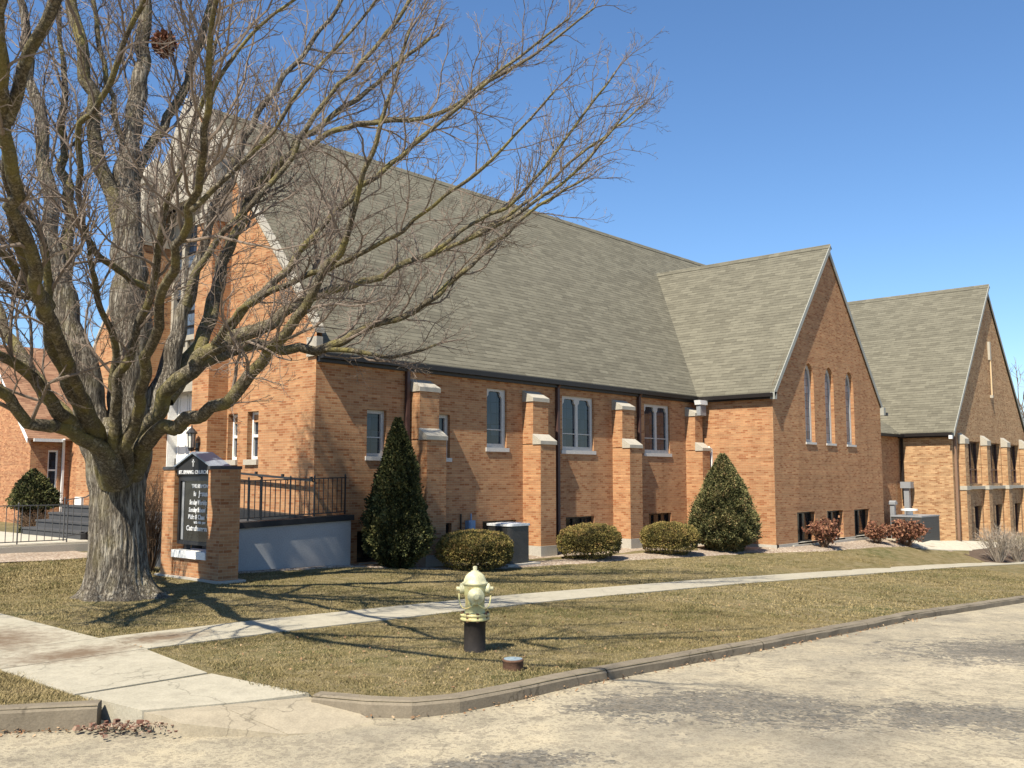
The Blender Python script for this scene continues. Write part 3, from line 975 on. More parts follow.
# ridge caps
b = MB()
for (p, q) in (((NX0, RY, RZ + .0), (NX1, RY, RZ)), ((TAX, TY - OV - .01, VZ), (TAX, vy, VZ))):
    d = Vector(q) - Vector(p); s = Vector((-d.y, d.x, 0)).normalized() * .14
    p, q = Vector(p), Vector(q); up = Vector((0, 0, .022)); dn = Vector((0, 0, -.145))
    b.quad(p + s + dn, q + s + dn, q + up, p + up); b.quad(p + up, q + up, q - s + dn, p - s + dn)
b.build('ridge_cap', M['shingle'], church)
# rake boards on the transept gable
b = MB()
for sx in (-1, 1):
    x0 = TX0 - ov if sx < 0 else TX1 + ov
    yb_ = TY - OV - .025 if sx < 0 else TY - .06
    b.prism([(x0, yb_, te - .20), (TAX, yb_, VZ - .21), (TAX, yb_, VZ - .0), (x0, yb_, te + .01)], (0, .024, 0))
b.box((TX1 + .0, TY - .14, te - .32), (TX1 + ov + .03, TY + .02, te - .03)); b.box((TX0 - ov - .01, TY - .155, te - .25), (TX0 - .0, TY + .0, te - .03))
b.build('rake_board', M['rake_board'], church)
# gutters: dark box gutter with fascia
b = MB()
gp = [(0, 0), (.11, 0), (.115, .11), (.095, .12), (.02, .09), (0, .09)]
b.prism([(FX + .02, E0 - o + .04, EV - .15 + h) for o, h in gp], (TX0 - .1 - FX, 0, 0))
b.box((FX + .02, NY - .10, EV - .22), (TX0, NY - .003, EV - .03))
b.prism([(TX0 - ov - o + .03, TY - .1, EV - .17 + h) for o, h in gp], (0, NY - TY - .1, 0))
b.box((TX0 - .13, TY + .0, EV - .22), (TX0 - .003, NY - .105, EV - .03))
b.build('gutter', M['dark_trim'], church)
for x in (14.28, 19.62, 23.42):
    b = MB(); b.box((x - .045, NY - .105, .1), (x + .045, NY - .02, EV - .2)); b.bar((x, NY - .06, EV - .22), (x, E0 - .02, EV - .08), .08)
    for z in (1.0, 2.6): b.box((x - .06, NY - .11, z), (x + .06, NY - .003, z + .03))
    b.bar((x, NY - .06, .12), (x, NY - .28, .02), .08)
    b.build('downspout', M['downspout'], church)

# ---- buttresses
for i, x0 in enumerate((14.39, 18.28, 22.16, 26.08)):
    x1 = x0 + .6
    yu, yl = 15.85, 15.6
    if i == 3: x1 = x0 + .45
    b = MB()
    b.box((x0, yu, 2.6), (x1, NY + .02, 3.75)); b.box((x0, yl, .05), (x1, NY + .02, 2.62))
    bt = b.build('buttress', M['brick'], church)
    c = MB(); e = .025
    def cap(yf, yb, zf, zb, t):
        c.prism([(x0 - e, yf - e, zf), (x0 - e, yf - e, zf + t), (x0 - e, yb, zb + t), (x0 - e, yb, zf)], (x1 - x0 + 2 * e, 0, 0))
    cap(yu, NY - .002, 3.70, 3.90, .10); c.build('cap', M['stone'], bt)
    c = MB(); cap(yl, yu - .002, 2.60, 2.78, .09); c.build('shoulder_stone', M['stone'], bt)
    f = MB(); f.box((x0 - .02, yl - .02, -.6), (x1 + .02, NY - .021, .05)); f.build('base', M['foundation'], bt)

# ---- windows of the nave
for (u0, u1, v0, v1) in sm:
    window(church, P_y(NY), IN_Y, rect(u0, u1, v0, v1), [rect(u0 + .07, u1 - .09, v0 + .07, v1 - .08)], M['frame'], M['glass'], .09, sill=(u0 - .04, u1 + .05, v0, .09, .03), sill_m=M['frame'],
           bars=[((u0, v0 + .42), (u1, v0 + .42), .025)])
u0, u1, v0, v1 = W1
window(church, P_y(NY), IN_Y, rect(*W1), [cusped(u0 + .06, u1 - .12, v0 + .1, v1 - .06)], M['frame'], M['glass'], .06, sill=(u0 - .04, u1 + .08, v0, .1, .03), sill_m=M['frame'], bars=[((u0, v0 + .45), (u1, v0 + .45), .025)])
for (u0, u1, v0, v1) in DW:
    c = (u0 + u1) / 2
    window(church, P_y(NY), IN_Y, rect(u0, u1, v0, v1), [cusped(u0 + .09, c - .055, v0 + .1, v1 - .08), cusped(c + .055, u1 - .1, v0 + .1, v1 - .08)], M['frame'], M['glass'], .06,
           sill=(u0 - .05, u1 + .07, v0, .1, .03), sill_m=M['frame'], bars=[((u0, v0 + .45), (u1, v0 + .45), .025)])
for k, (u0, u1, v0, v1) in enumerate(BW):
    n = 3
    ls = [rect(u0 + .04 + (u1 - u0 - .04) * j / n, u0 + (u1 - u0 - .04) * (j + 1) / n, v0 + .05, v1 - .05) for j in range(n)]
    window(church, P_y(NY), IN_Y, rect(u0, u1, v0, v1), ls, M['dark_trim'], M['glass_dark'], .1)
# transept lancets, deep brick reveals
for (u0, u1, v0, v1) in LW:
    window(church, P_y(TY), IN_Y, lancet(u0, u1, v0, v1), [lancet(u0 + .09, u1 - .09, v0 + .1, v1 - .14)], M['frame'], M['glass_grey'], .12, sill=(u0 - .03, u1 + .03, v0, .07, .035), sill_m=M['frame'], pane_back=.03)
for (u0, u1, v0, v1) in TB:
    c = (u0 + u1) / 2
    window(church, P_y(TY), IN_Y, rect(u0, u1, v0, v1), [rect(u0 + .05, c - .03, v0 + .05, v1 - .05), rect(c + .03, u1 - .05, v0 + .05, v1 - .05)], M['dark_trim'], M['glass_dark'], .14, sill=(u0 - .03, u1 + .03, v0, .05, .03), sill_m=M['foundation'])
# front: narrow sashes
for (u0, u1, v0, v1) in ((18.28, 18.72, 2.16, 3.23), (19.12, 19.52, 2.16, 3.21), (24.6, 25.0, 2.16, 3.22), (25.5, 25.9, 2.16, 3.22)):
    window(church, P_x(FX), IN_X, rect(u0, u1, v0, v1), [rect(u0 + .07, u1 - .05, v0 + .07, v0 + .5), rect(u0 + .07, u1 - .05, v0 + .56, v1 - .06)], M['white_paint'], M['glass'], .13, sill=(u0 - .04, u1 + .04, v0, .12, .06))

# ---- stone coping of the front gable, kneelers
b = MB(); x0, x1 = FX - .04, FX + .17
for s in (0, 1):
    y_e = NY - .04 if s == 0 else LY + .04
    ye2 = NY + .0 if s == 0 else LY
    n = 14
    for k in range(n):
        t0, t1 = k / n, (k + 1) / n - .004
        ya, yb = y_e + (RY - y_e) * t0, y_e + (RY - y_e) * t1
        za, zb = ztop(ya), ztop(yb)
        b.prism([(x0, ya, za), (x0, yb, zb), (x0, yb, zb + .12), (x0, ya, za + .12)], (x1 - x0, 0, 0))
b.box((x0 - .01, NY - .07, EV - .1), (x1 - .06, NY + .28, EV + .31))
b.build('gable_coping', M['stone'], church)

# ---- portal bay
for (y0, y1) in ((19.57, PO[0]), (PO[1], 23.73)):
    b = MB(); b.box((11.3, y0 - (.006 if y0 > 22 else 0), -.3), (FX + .5, y1 + (.006 if y0 < 22 else 0), 7.7))
    b.build('pier', M['brick'], church)
for (y0, y1) in ((19.57, PO[0]), (PO[1], 23.73)):
    b = MB(); c = (y0 + y1) / 2
    b.box((11.26, y0 - .04, 7.7), (FX + .5, y1 + .04, 7.95)); b.box((11.34, y0 + .05, 7.95), (FX + .42, y1 - .05, 9.3))
    b.box((11.28, y0 - .02, 9.3), (FX + .46, y1 + .02, 9.5))
    for (px, py) in ((11.32, y0), (11.32, y1), (FX + .4, y0), (FX + .4, y1)): pass
    base = [(11.3, y0, 9.5), (FX + .44, y0, 9.5), (FX + .44, y1, 9.5), (11.3, y1, 9.5)]; ap = ((11.3 + FX + .44) / 2, c, 10.2)
    for k in range(4): b.quad(base[k], base[(k + 1) % 4], ap)
    b.build('pinnacle', M['limestone'], church)
# stone tracery panel over the doors and stone gablet above
b = MB()
XR = 12.15
b.face_holes(rect(PO[0], PO[1], 3.98, 9.0), [lancet(20.62, 21.30, 5.35, 8.0), lancet(21.42, 22.42, 5.35, 8.3), lancet(22.54, 22.9, 5.35, 8.0)], P_x(XR), (.14, 0, 0))
b.prism([(11.62, PO[0], 8.6), (11.62, PO[1], 8.6), (11.62, PO[1], 9.3), (11.62, RY, 11.3), (11.62, PO[0], 9.3)], (.7, 0, 0))
for yq in (20.55, 21.0, 21.45, 21.9, 22.35, 22.75):
    b.box((11.55, yq - .06, 8.65), (11.618, yq + .06, 9.25 + 1.5 * max(0, 1 - abs(yq - RY) / 1.37)))
b.box((11.52, PO[0], 8.56), (11.618, PO[1], 8.7))
for y in (20.66, 21.36, 22.05, 22.7): b.box((XR - .07, y - .05, 4.05), (XR - .003, y + .05, 5.2))
b.box((XR - .1, PO[0], 5.2), (XR - .003, PO[1], 5.33)); b.box((XR - .12, PO[0], 3.9), (XR - .003, PO[1], 4.08))
b.build('portal_stonework', M['limestone'], church)
b = MB(); b.quad(*[(XR + .12, u, v) for u, v in rect(PO[0], PO[1], 5.2, 8.5)]); b.build('portal_window', M['glass_blue'], church)
b = MB()
for z in np.arange(5.6, 8.2, .38): b.box((XR + .08, PO[0], z), (XR + .11, PO[1], z + .03))
b.build('glazing_bar', M['dark_trim'], church)
# doors: pair of tall white panelled leaves with side panels
for (y0, y1) in ((20.32, 20.9), (20.93, 21.64), (21.67, 22.38), (22.41, 22.98)):
    b = MB(); b.box((12.42, y0, 1.0), (12.5, y1, 3.98))
    for (z0, z1) in ((1.15, 1.95), (2.05, 3.0), (3.1, 3.85)):
        for e in (0,):
            b.box((12.40, y0 + .07, z0), (12.421, y0 + .12, z1)); b.box((12.40, y1 - .12, z0), (12.421, y1 - .07, z1)); b.box((12.40, y0 + .07, z0 - .02), (12.421, y1 - .07, z0 + .02)); b.box((12.40, y0 + .07, z1 - .02), (12.421, y1 - .07, z1 + .02))
    d = b.build('door', M['white_paint'], church)
    h = MB(); h.bar((12.36, y1 - .05, 2.0), (12.36, y1 - .05, 2.25), .025); h.build('handle', M['black_metal'], d)
b = MB(); b.box((12.16, PO[0] - .0, .9), (12.6, PO[0] + .03, 3.98)); b.box((12.16, PO[1] - .03, .9), (12.6, PO[1], 3.98)); b.box((12.3, PO[0], .8), (12.9, PO[1], 1.0)); b.build('door_jamb', M['white_paint'], church)
# wall lantern on the right pier
b = MB(); c = (11.12, 19.92)
b.box((11.26, c[1] - .05, 2.35), (11.298, c[1] + .05, 2.55)); b.bar((11.28, c[1], 2.42), (11.12, c[1], 2.36), .03)
b.lathe([(.05, 2.36), (.075, 2.42), (.08, 2.44)], (c[0], c[1], 0), 8)
for k in range(6):
    a = k * math.pi / 3; b.bar((c[0] + .075 * math.cos(a), c[1] + .075 * math.sin(a), 2.43), (c[0] + .095 * math.cos(a), c[1] + .095 * math.sin(a), 2.76), .015)
b.lathe([(.125, 2.75), (.13, 2.775), (.06, 2.86), (.02, 2.89), (.012, 2.95)], (c[0], c[1], 0), 8)
ln = b.build('lantern', M['black_metal'], church)
b = MB(); b.lathe([(.065, 2.44), (.085, 2.75)], (c[0], c[1], 0), 8); b.build('lantern_glass', M['lantern_glass'], ln)
# small things on the wall
b = MB(); b.box((16.2, NY - .13, .42), (16.42, NY - .003, .74)); b.box((16.23, NY - .15, .46), (16.39, NY - .131, .70)); b.lathe([(.02, 0), (.02, .16)], (16.34, NY - .06, .74), 8)
b.build('electric_meter', M['meter_blue'], church)
b = MB(); b.bar((16.02, NY - .04, -.1), (16.02, NY - .04, .9), .03); b.build('conduit', M['dark_trim'], church)
# leader box in the corner
b = MB(); x = TX0 - .3
b.prism([(x - .26, 15.66, 4.06), (x + .14, 15.66, 4.06), (x + .17, 15.66, 4.2), (x - .3, 15.66, 4.2)], (0, .22, 0)); b.build('splash_guard', M['white_paint'], church)
b = MB(); b.box((x - .22, 15.7, 3.72), (x + .12, 15.85, 4.055)); b.build('leader_box', M['unit_grey'], church)
b = MB(); b.bar((x + .26, 15.62, 2.66), (x + .26, 15.62, -.1), .05); b.bar((x + .26, 15.62, 2.66), (x + .1, 15.62, 2.72), .05); b.build('white_pipe', M['white_paint'], church)
# floodlight at the right eave of the transept
b = MB(); b.box((TX1 + .24, TY - .16, 4.05), (TX1 + .36, TY - .06, 4.17)); b.bar((TX1 + .1, TY - .1, 4.12), (TX1 + .26, TY - .1, 4.1), .03); b.build('floodlight', M['black_metal'], church)

# ---- link between transept and hall
b = MB(); b.box((TX1 + .02, 14.2, -1), (39.0, 18, 3.42)); b.build('link_wall', M['brick'], church)
b = MB(); slope(b, [(TX1 - .2, 14.0, 3.46), (39.0, 14.0, 3.46), (39.0, 16.4, 5.1), (TX1 - .2, 16.4, 5.1)]); slope(b, [(38.0, 13.95, 3.5), (39.02, 13.95, 3.44), (39.02, 15.5, 3.9)])
b.build('link_roof', M['shingle'], church)
b = MB(); b.box((TX1 + .05, 13.9, 3.36), (38.98, 13.99, 3.47)); b.bar((38.9, 14.1, 3.4), (38.9, 14.1, .9), .09); b.build('link_gutter', M['dark_trim'], church)

# ------------------------------------------------------------------ parish hall
hall = empty('parish_hall', (44, 16, -.7), 'brick hall with a steep shingled roof and tall dark windows at the far right', 'hall')
HX0, HX1, HY = 38.95, 49.65, 12.2
HE = 3.56; HA = (HX0 + HX1) / 2; HZ = HE + 1.19 * (HA - HX0 + .2)
pil = [39.72, 42.6, 45.5, 48.4]
b = MB()
HU = [(p + .5, p + 2.8, 1.52, 3.24) for p in pil[:3]]
HL = [(p + 1.7, p + 2.7, -.72, .62) for p in pil[:3]]
b.face_holes([(HX0, -1.6), (HX1, -1.6), (HX1, HE - .1), (HA, HZ - .3), (HX0, HE - .1)], [rect(*r) for r in HU + HL], P_y(HY), (0, .25, 0))
b.quad((HX0, HY, -1.6), (HX0, 32, -1.6), (HX0, 32, HE), (HX0, HY, HE)); b.quad((HX1, HY, -1.6), (HX1, 32, -1.6), (HX1, 32, HE), (HX1, HY, HE))
b.build('wall', M['brick_hall'], hall)
b = MB()
slope(b, [(HX0 - .2, HY - .16, HE), (HX0 - .2, 32, HE), (HA, 32, HZ), (HA, HY - .16, HZ)][::-1]); slope(b, [(HX1 + .2, 32, HE), (HX1 + .2, HY - .03, HE), (HA, HY - .03, HZ), (HA, 32, HZ)][::-1])
b.build('roof', M['shingle'], hall)
b = MB(); z = Vector((0, 0, .025)); p, q = Vector((HA, HY - .17, HZ)), Vector((HA, 32, HZ)); s = Vector((.14, 0, -.145))
b.quad(p + z, q + z, q + s, p + s); s = Vector((-.14, 0, -.145)); b.quad(p + s, q + s, q + z, p + z); b.build('ridge_cap', M['shingle'], hall)
b = MB()
for sx in (-1, 1):
    x0 = HX0 - .2 if sx < 0 else HX1 + .2
    yb_ = HY - .185 if sx < 0 else HY - .06
    b.prism([(x0, yb_, HE - .18), (HA, yb_, HZ - .19), (HA, yb_, HZ), (x0, yb_, HE + .01)], (0, .024, 0))
b.build('rake_board', M['rake_board'], hall)
b = MB(); b.prism([(HX0 - .2 - o + .03, HY - .1, HE - .17 + h) for o, h in gp], (0, 3.9, 0)); b.box((HX0 - .2, HY - .1, HE - .22), (HX0 - .003, 16, HE - .04)); b.build('gutter', M['dark_trim'], hall)
b = MB(); b.box((HX0 - .33, HY - .12, HE - .3), (HX0 - .2, HY + .0, HE - .16)); b.build('floodlight', M['lid_white'], hall)
b = MB(); b.bar((HX0 + .22, HY - .06, HE - .2), (HX0 + .22, HY - .06, -.7), .09); b.build('downspout', mottled('brown_pipe', (.17, .1, .065), (.22, .14, .09), 4, .6, .05), hall)
for p in pil:
    b = MB(); b.box((p, HY - .24, -1.6), (p + .45, HY + .01, 3.22)); pb = b.build('pilaster', M['brick_hall'], hall)
    c = MB(); c.prism([(p - .03, HY - .27, 3.1), (p - .03, HY - .27, 3.3), (p - .03, HY - .003, 3.52), (p - .03, HY - .003, 3.1)], (.51, 0, 0)); c.build('cap', M['stone'], pb); c = MB(); c.box((p - .03, HY - .27, 1.28), (p + .48, HY - .003, 1.44)); c.build('band', M['stone'], pb)
b = MB()
for p in pil[:3]: b.box((p + .485, HY - .12, 1.3), (p + 2.85, HY + .1, 1.42))
b.build('stone_band', M['stone'], hall)
for (u0, u1, v0, v1) in HU:
    n = 3; w_ = (u1 - u0) / n
    ls = [rect(u0 + .04 + w_ * j, u0 + w_ * (j + 1) - .03, a, c) for j in range(n) for (a, c) in ((v0 + .05, v0 + .55), (v0 + .61, v1 - .05))]
    window(hall, P_y(HY), IN_Y, rect(u0, u1, v0, v1), ls, M['downspout'], M['glass_dark'], .16)
for (u0, u1, v0, v1) in HL:
    c = (u0 + u1) / 2
    window(hall, P_y(HY), IN_Y, rect(u0, u1, v0, v1), [rect(u0 + .05, c - .03, v0 + .05, v1 - .05), rect(c + .03, u1 - .05, v0 + .05, v1 - .05)], M['downspout'], M['glass_dark'], .16)
b = MB(); b.box((44.23, HY - .1, 6.85), (44.38, HY - .003, 7.65)); b.box((44.25, HY - .12, 5.2), (44.37, HY - .003, 5.32)); cr = b.build('gable_cross', M['stone'], hall)
b = MB(); b.bar((44.31, HY - .08, 5.3), (44.31, HY - .08, 6.86), .05); b.build('cross_shaft', M['brass'], cr)

# ------------------------------------------------------------------ house beyond the entrance
house = empty('brick_house', (19, 46, 0), 'low brick house with brown shingle roof and narrow white window, beyond the steps', 'house')
hx, hy = 16.1, 42.0
b = MB()
rz = lambda y: 3.62 + .86 * (y - hy)
HR = 47.0
b.face_holes([(hx, -.4), (26, -.4), (26, 3.62), (hx, 3.62)], [rect(16.82, 17.24, 1.24, 2.94)], P_y(hy), (0, .1, 0))
b.quad((hx, hy, -.4), (hx, 2 * HR - hy, -.4), (hx, 2 * HR - hy, 3.5), (hx, HR, rz(HR) - .12), (hx, hy, 3.5))
b.box((17.75, hy - 1.2, -.4), (22, hy, 3.7))
b.build('wall', M['brick_house'], house)
b = MB(); slope(b, [(hx - .25, hy - .25, 3.42), (26, hy - .25, 3.42), (26, HR, rz(HR)), (hx - .25, HR, rz(HR))]); slope(b, [(26, 2 * HR - hy + .2, 3.4), (hx - .25, 2 * HR - hy + .2, 3.4), (hx - .25, HR, rz(HR)), (26, HR, rz(HR))])
slope(b, [(17.3, hy - 1.45, 3.72), (22, hy - 1.45, 3.72), (22, hy + .9, 4.5), (17.3, hy + .9, 4.5)])
b.build('roof', M['shingle_brown'], house)
b = MB(); b.prism([(hx - .27, hy - .27, 3.22), (hx - .27, HR, rz(HR) - .2), (hx - .27, HR, rz(HR)), (hx - .27, hy - .27, 3.42)], (.03, 0, 0)); b.build('rake_board', M['white_paint'], house)
b = MB(); b.box((hx, hy - .34, 3.28), (17.3, hy - .252, 3.41)); b.box((17.25, hy - 1.56, 3.58), (22, hy - 1.452, 3.71)); b.build('gutter', M['lid_white'], house)
b = MB(); b.bar((17.42, hy - .1, 3.3), (17.42, hy - .1, -.1), .09); b.bar((17.3, hy - .4, 3.4), (17.42, hy - .1, 3.0), .08); b.build('downspout', M['lid_white'], house)
window(house, P_y(hy), IN_Y, rect(16.82, 17.24, 1.24, 2.94), [rect(16.88, 17.18, 1.3, 2.05), rect(16.88, 17.18, 2.12, 2.86)], M['white_paint'], M['glass'], .04, sill=(16.76, 17.3, 1.24, .12, .08), sill_m=M['white_paint'])
# ------------------------------------------------------------------ notice board
SX0, SX1 = 8.66, 9.04
sign = empty('church_sign', (8.85, 15.5, 0), 'brick church notice board with black gabled case and white letters, beside the big bare tree', 'sign')
b = MB(); b.box((SX0 - .06, 14.38, -.3), (SX1 + .08, 16.56, .03)); b.build('footing', M['foundation'], sign)
for (y0, y1) in ((16.06, 16.46), (14.5, 14.9)):
    b = MB(); b.box((SX0, y0, .03), (SX1, y1, 1.90)); p = b.build('brick_pier', M['brick'], sign)
    c = MB(); c.box((SX0 - .015, y0 - .015, 1.90), (SX1 + .015, y1 + .015, 1.955))
    c.build('cap', M['deck_dark'], p)
b = MB(); b.box((SX0 + .03, 14.902, .03), (SX1 - .03, 16.058, .35)); b.build('brick_base', M['brick'], sign)
b = MB(); b.box((SX0 - .02, 14.902, .352), (SX1 + .02, 16.058, .48)); b.build('sill', M['white_paint'], sign)
CX = SX0 + .10
b = MB()
b.box((CX, 14.93, .60), (CX + .16, 16.03, 1.80))
# frame round the letter panel
for a, c in (((CX - .03, 14.93, .58), (CX + .0, 14.985, 1.78)), ((CX - .03, 15.975, .58), (CX + .0, 16.03, 1.78)), ((CX - .03, 14.985, .58), (CX, 15.975, .64)), ((CX - .03, 14.985, 1.70), (CX, 15.975, 1.78))):
    b.box(a, c)
for y in (15.1, 15.86): b.box((CX + .04, y - .04, .48), (CX + .12, y + .04, .6))
case = b.build('case', M['black_metal'], sign)
b = MB(); b.quad(*[(CX - .004, u, v) for u, v in rect(14.985, 15.975, .64, 1.70)]); b.build('letter_panel', glass('letter_panel', (.012, .014, .014), .13, None, .5), case)
b = MB(); b.box((CX - .012, 15.86, .66), (CX - .006, 15.93, 1.69)); b.build('panel_edge', M['unit_grey'], case)
# gabled header
b = MB()
b.prism([(CX - .06, 14.86, 1.80), (CX - .06, 16.10, 1.80), (CX - .06, 16.10, 1.93), (CX - .06, 15.48, 2.17), (CX - .06, 14.86, 1.93)], (.30, 0, 0))
b.build('header', M['coping_black'], sign)
b = MB()
for s in (-1, 1):
    y0 = 15.48 + s * .69
    b.prism([(CX - .10, 15.48, 2.18), (CX - .10, y0, 1.912), (CX - .10, y0, 1.94), (CX - .10, 15.48, 2.215)], (.40, 0, 0))
b.build('header_roof', mottled('header_roof', (.16, .19, .23), (.24, .27, .31), 6, .4, .05, .5), sign)


def text(parent, s, yc, z, size, x, w=None):
    c = bpy.data.curves.new('lettering', 'FONT'); c.body = s; c.size = size; c.align_x = 'CENTER'; c.extrude = .003; c.offset = .004
    o = bpy.data.objects.new('tmp', c); COL.objects.link(o); me = bpy.data.meshes.new_from_object(o); bpy.data.objects.remove(o)
    xs = [v.co.x for v in me.vertices]; k = 1.0
    if w and xs: k = w / (max(xs) - min(xs))
    mat_ = Matrix(((0, 0, -1, x), (-1, 0, 0, yc), (0, 1, 0, z), (0, 0, 0, 1))) @ Matrix.Diagonal((k, 1, 1, 1))
    me.transform(Matrix.Translation(-root_loc(parent)) @ mat_)
    me.materials.clear(); me.materials.append(M['letters'])
    o = bpy.data.objects.new('lettering', me); COL.objects.link(o); o.parent = parent
    return o


hd = bpy.data.objects['header']
text(hd, 'ST. EVANG. CHURCH', 15.48, 1.825, .085, CX - .066, .98)
t = MB(); t.box((CX - .072, 15.468, 1.95), (CX - .061, 15.492, 2.08)); t.box((CX - .072, 15.44, 2.025), (CX - .062, 15.52, 2.047)); t.build('cross', M['letters'], hd)
for s, yc, z, sz, w_ in (('THE SERMON', 15.33, 1.58, .085, .55), ('is  Jesus.', 15.28, 1.435, .13, .5), ('Sunday Worship', 15.37, 1.285, .115, .58), ('8', 15.03, 1.30, .1, None), ('Sunday School', 15.40, 1.155, .11, .56), ('9', 15.03, 1.2, .1, None), ('Bible & Class', 15.42, 1.03, .11, .55), ('10', 15.04, 1.06, .09, None), ('with  this  year', 15.30, .955, .06, .4), ('Catechumens', 15.38, .83, .12, .74)):
    text(case, s, yc, z, sz, CX - .01, w_)

# ------------------------------------------------------------------ entrance ramp with areaway wall
ramp = empty('entrance_ramp', (11, 17, .3), 'raised entrance ramp with blue grey painted wall and black coping at the church corner', 'ramp')
AY = 15.95
b = MB(); b.prism([(9.3, AY, -.4), (12.58, AY, -.4), (12.58, AY, .87), (9.3, AY, .778)], (0, .2, 0)); b.build('wall', M['areaway_wall'], ramp)
b = MB(); b.prism([(9.3, AY - .05, .782), (12.63, AY - .05, .874), (12.63, AY - .05, .985), (9.3, AY - .05, .893)], (0, .31, 0)); b.build('coping', M['coping_black'], ramp)
b = MB(); b.prism([(9.3, AY + .2, .70), (FX - .003, AY + .2, .76), (FX - .003, 19.55, .93), (9.3, 19.55, .93)], (0, 0, -1.2)); b.box((10.95, 19.56, -.3), (11.29, 23.0, .95)); b.build('deck', M['deck_dark'], ramp)
b = MB(); b.prism([(11.55, AY + .26, .76), (11.55, 19.5, .93), (11.55, 19.5, 1.12), (11.55, AY + .26, .97)], (.24, 0, 0)); b.build('kerb', M['coping_black'], ramp)


def railing(name, label, cat, pts, h, pk, metal, post_r=.02, pick_r=.009, low=.1, group=None, posts=None):
    """pts: 3D floor line; parts: post, baluster, rail"""
    p = np.array(pts, float); r = empty(name, tuple(p[0]), label, cat, group)
    L = np.r_[0, np.cumsum(np.linalg.norm(np.diff(p, axis=0), axis=1))]
    at = lambda d: np.array([np.interp(d, L, p[:, i]) for i in range(3)])
    up = np.array([0, 0, 1.0])
    for hh, nm in ((h, 'top_rail'), (low, 'bottom_rail')):
        b = MB()
        for a, c in zip(p[:-1], p[1:]): b.bar(a + up * hh, c + up * hh, .036 if nm == 'top_rail' else .022, .022)
        b.build(nm, metal, r)
    for d in (posts or np.linspace(0, L[-1], max(2, int(L[-1] / 1.1) + 1))):
        b = MB(); q = at(d); b.bar(q, q + up * (h + .03), post_r * 2); b.lathe([(post_r * 1.5, 0), (post_r * 1.6, .02), (.004, .05)], q + up * (h + .03), 8); b.build('post', metal, r)
    n = int(L[-1] / pk)
    for k in range(1, n):
        q = at(L[-1] * k / n); b = MB(); b.bar(q + up * low, q + up * h, pick_r * 2); b.build('baluster', metal, r)
    return r


rl = railing('ramp_railing', 'black iron railing with thin balusters on the black coping of the entrance ramp', 'railing',
             [(9.62, AY + .08, .92), (12.5, AY + .08, 1.0)], .76, .115, M['black_metal'], .013, .007, .05, None, [0.02, .55 + .0, .84, 1.5, 2.08, 2.86])
hr = empty('wall_handrail', (11.6, 17, 1.8), 'black handrail on short brackets along the lit brick front above the ramp', 'handrail')
b = MB(); b.bar((11.66, AY + .1, 1.70), (11.66, 19.4, 1.89), .045); b.build('rail', M['black_metal'], hr)
for y in (16.1, 17.1, 18.1, 19.1):
    b = MB(); z = 1.70 + (y - AY - .1) * .057; b.bar((11.66, y, z), (FX - .002, y, z - .06), .025); b.box((11.635, y - .025, z + .02), (11.685, y + .025, z + .075)); b.build('bracket', M['black_metal'], hr)

# ------------------------------------------------------------------ steps and raised walk on the left
walk = empty('entrance_walk', (8, 26, .2), 'pale concrete walk raised on a low wall, leading to the dark steps behind the tree', 'walkway')
b = MB(); b.box((4.86, 22.95, -.3), (10.45, 29.6, .24)); b.build('slab', M['walk_left'], walk)
b = MB(); b.box((4.9, 22.90, -.3), (10.45, 22.948, .2)); b.build('edge', M['foundation'], walk)
st = empty('entrance_steps', (11, 26, .3), 'flight of four dark grey steps up to the church side door', 'steps')
for k in range(4):
    b = MB(); b.box((10.38 + k * .34, 23.75, -.2), (10.38 + (k + 1) * .34 + (.2 if k == 3 else 0), 27.35, .24 + .19 * (k + 1) - .005)); b.box((10.355 + k * .34, 23.75, .24 + .19 * (k + 1) - .05), (10.38 + (k + 1) * .34, 27.36, .24 + .19 * (k + 1)))
    b.build('step', M['deck_dark'], st)
b = MB(); b.box((11.72, 26.9, 1.0), (FX - .003, 27.3, 1.22)); b.build('door_frame', M['white_paint'], st)
railing('walk_railing', 'thin grey iron railing along the near edge of the raised concrete walk', 'railing', [(5.3, 23.05, .24), (9.75, 23.05, .24)], .88, .165, M['rail_grey'], .012, .007, .06)
railing('step_railing', 'iron handrail rising beside the dark entrance steps behind the tree', 'railing', [(9.9, 23.6, .24), (10.4, 23.6, .3), (11.6, 23.6, 1.0)], .98, .2, M['rail_grey'], .013, .007, .1)

# ------------------------------------------------------------------ hydrant
hx_, hy_ = 7.2, 7.05; hz = G(hx_, hy_) - .01
hyd = empty('fire_hydrant', (hx_, hy_, hz), 'faded pale yellow fire hydrant with black base standing on the strip by the kerb', 'hydrant')
H = MB(); H.lathe([(.125, -.1), (.118, .0), (.112, .02), (.112, .31), (.118, .315), (.118, .33)], (hx_, hy_, hz), 24); H.build('base_pipe', M['hydrant_black'], hyd, True)
H = MB()
H.lathe([(.150, .33), (.154, .335), (.154, .352), (.148, .356), (.148, .372), (.153, .376), (.153, .395), (.115, .402), (.104, .42), (.1, .5), (.104, .56), (.12, .60), (.124, .66), (.12, .69), (.12, .70)], (hx_, hy_, hz), 24)
H.build('barrel', M['hydrant'], hyd, True)
for k in range(8):
    a = k * math.pi / 4 + .2; c = MB(); c.lathe([(.016, .318), (.018, .322), (.018, .42 - .012), (.012, .412)], (hx_ + .135 * math.cos(a), hy_ + .135 * math.sin(a), hz), 6); c.build('bolt', M['rust'], hyd)
H = MB(); H.lathe([(.128, .69), (.135, .70), (.135, .715), (.118, .72), (.112, .75), (.095, .785), (.07, .81), (.045, .825), (.04, .83), (.04, .835), (.022, .838), (.022, .875), (.015, .88)], (hx_, hy_, hz), 24)
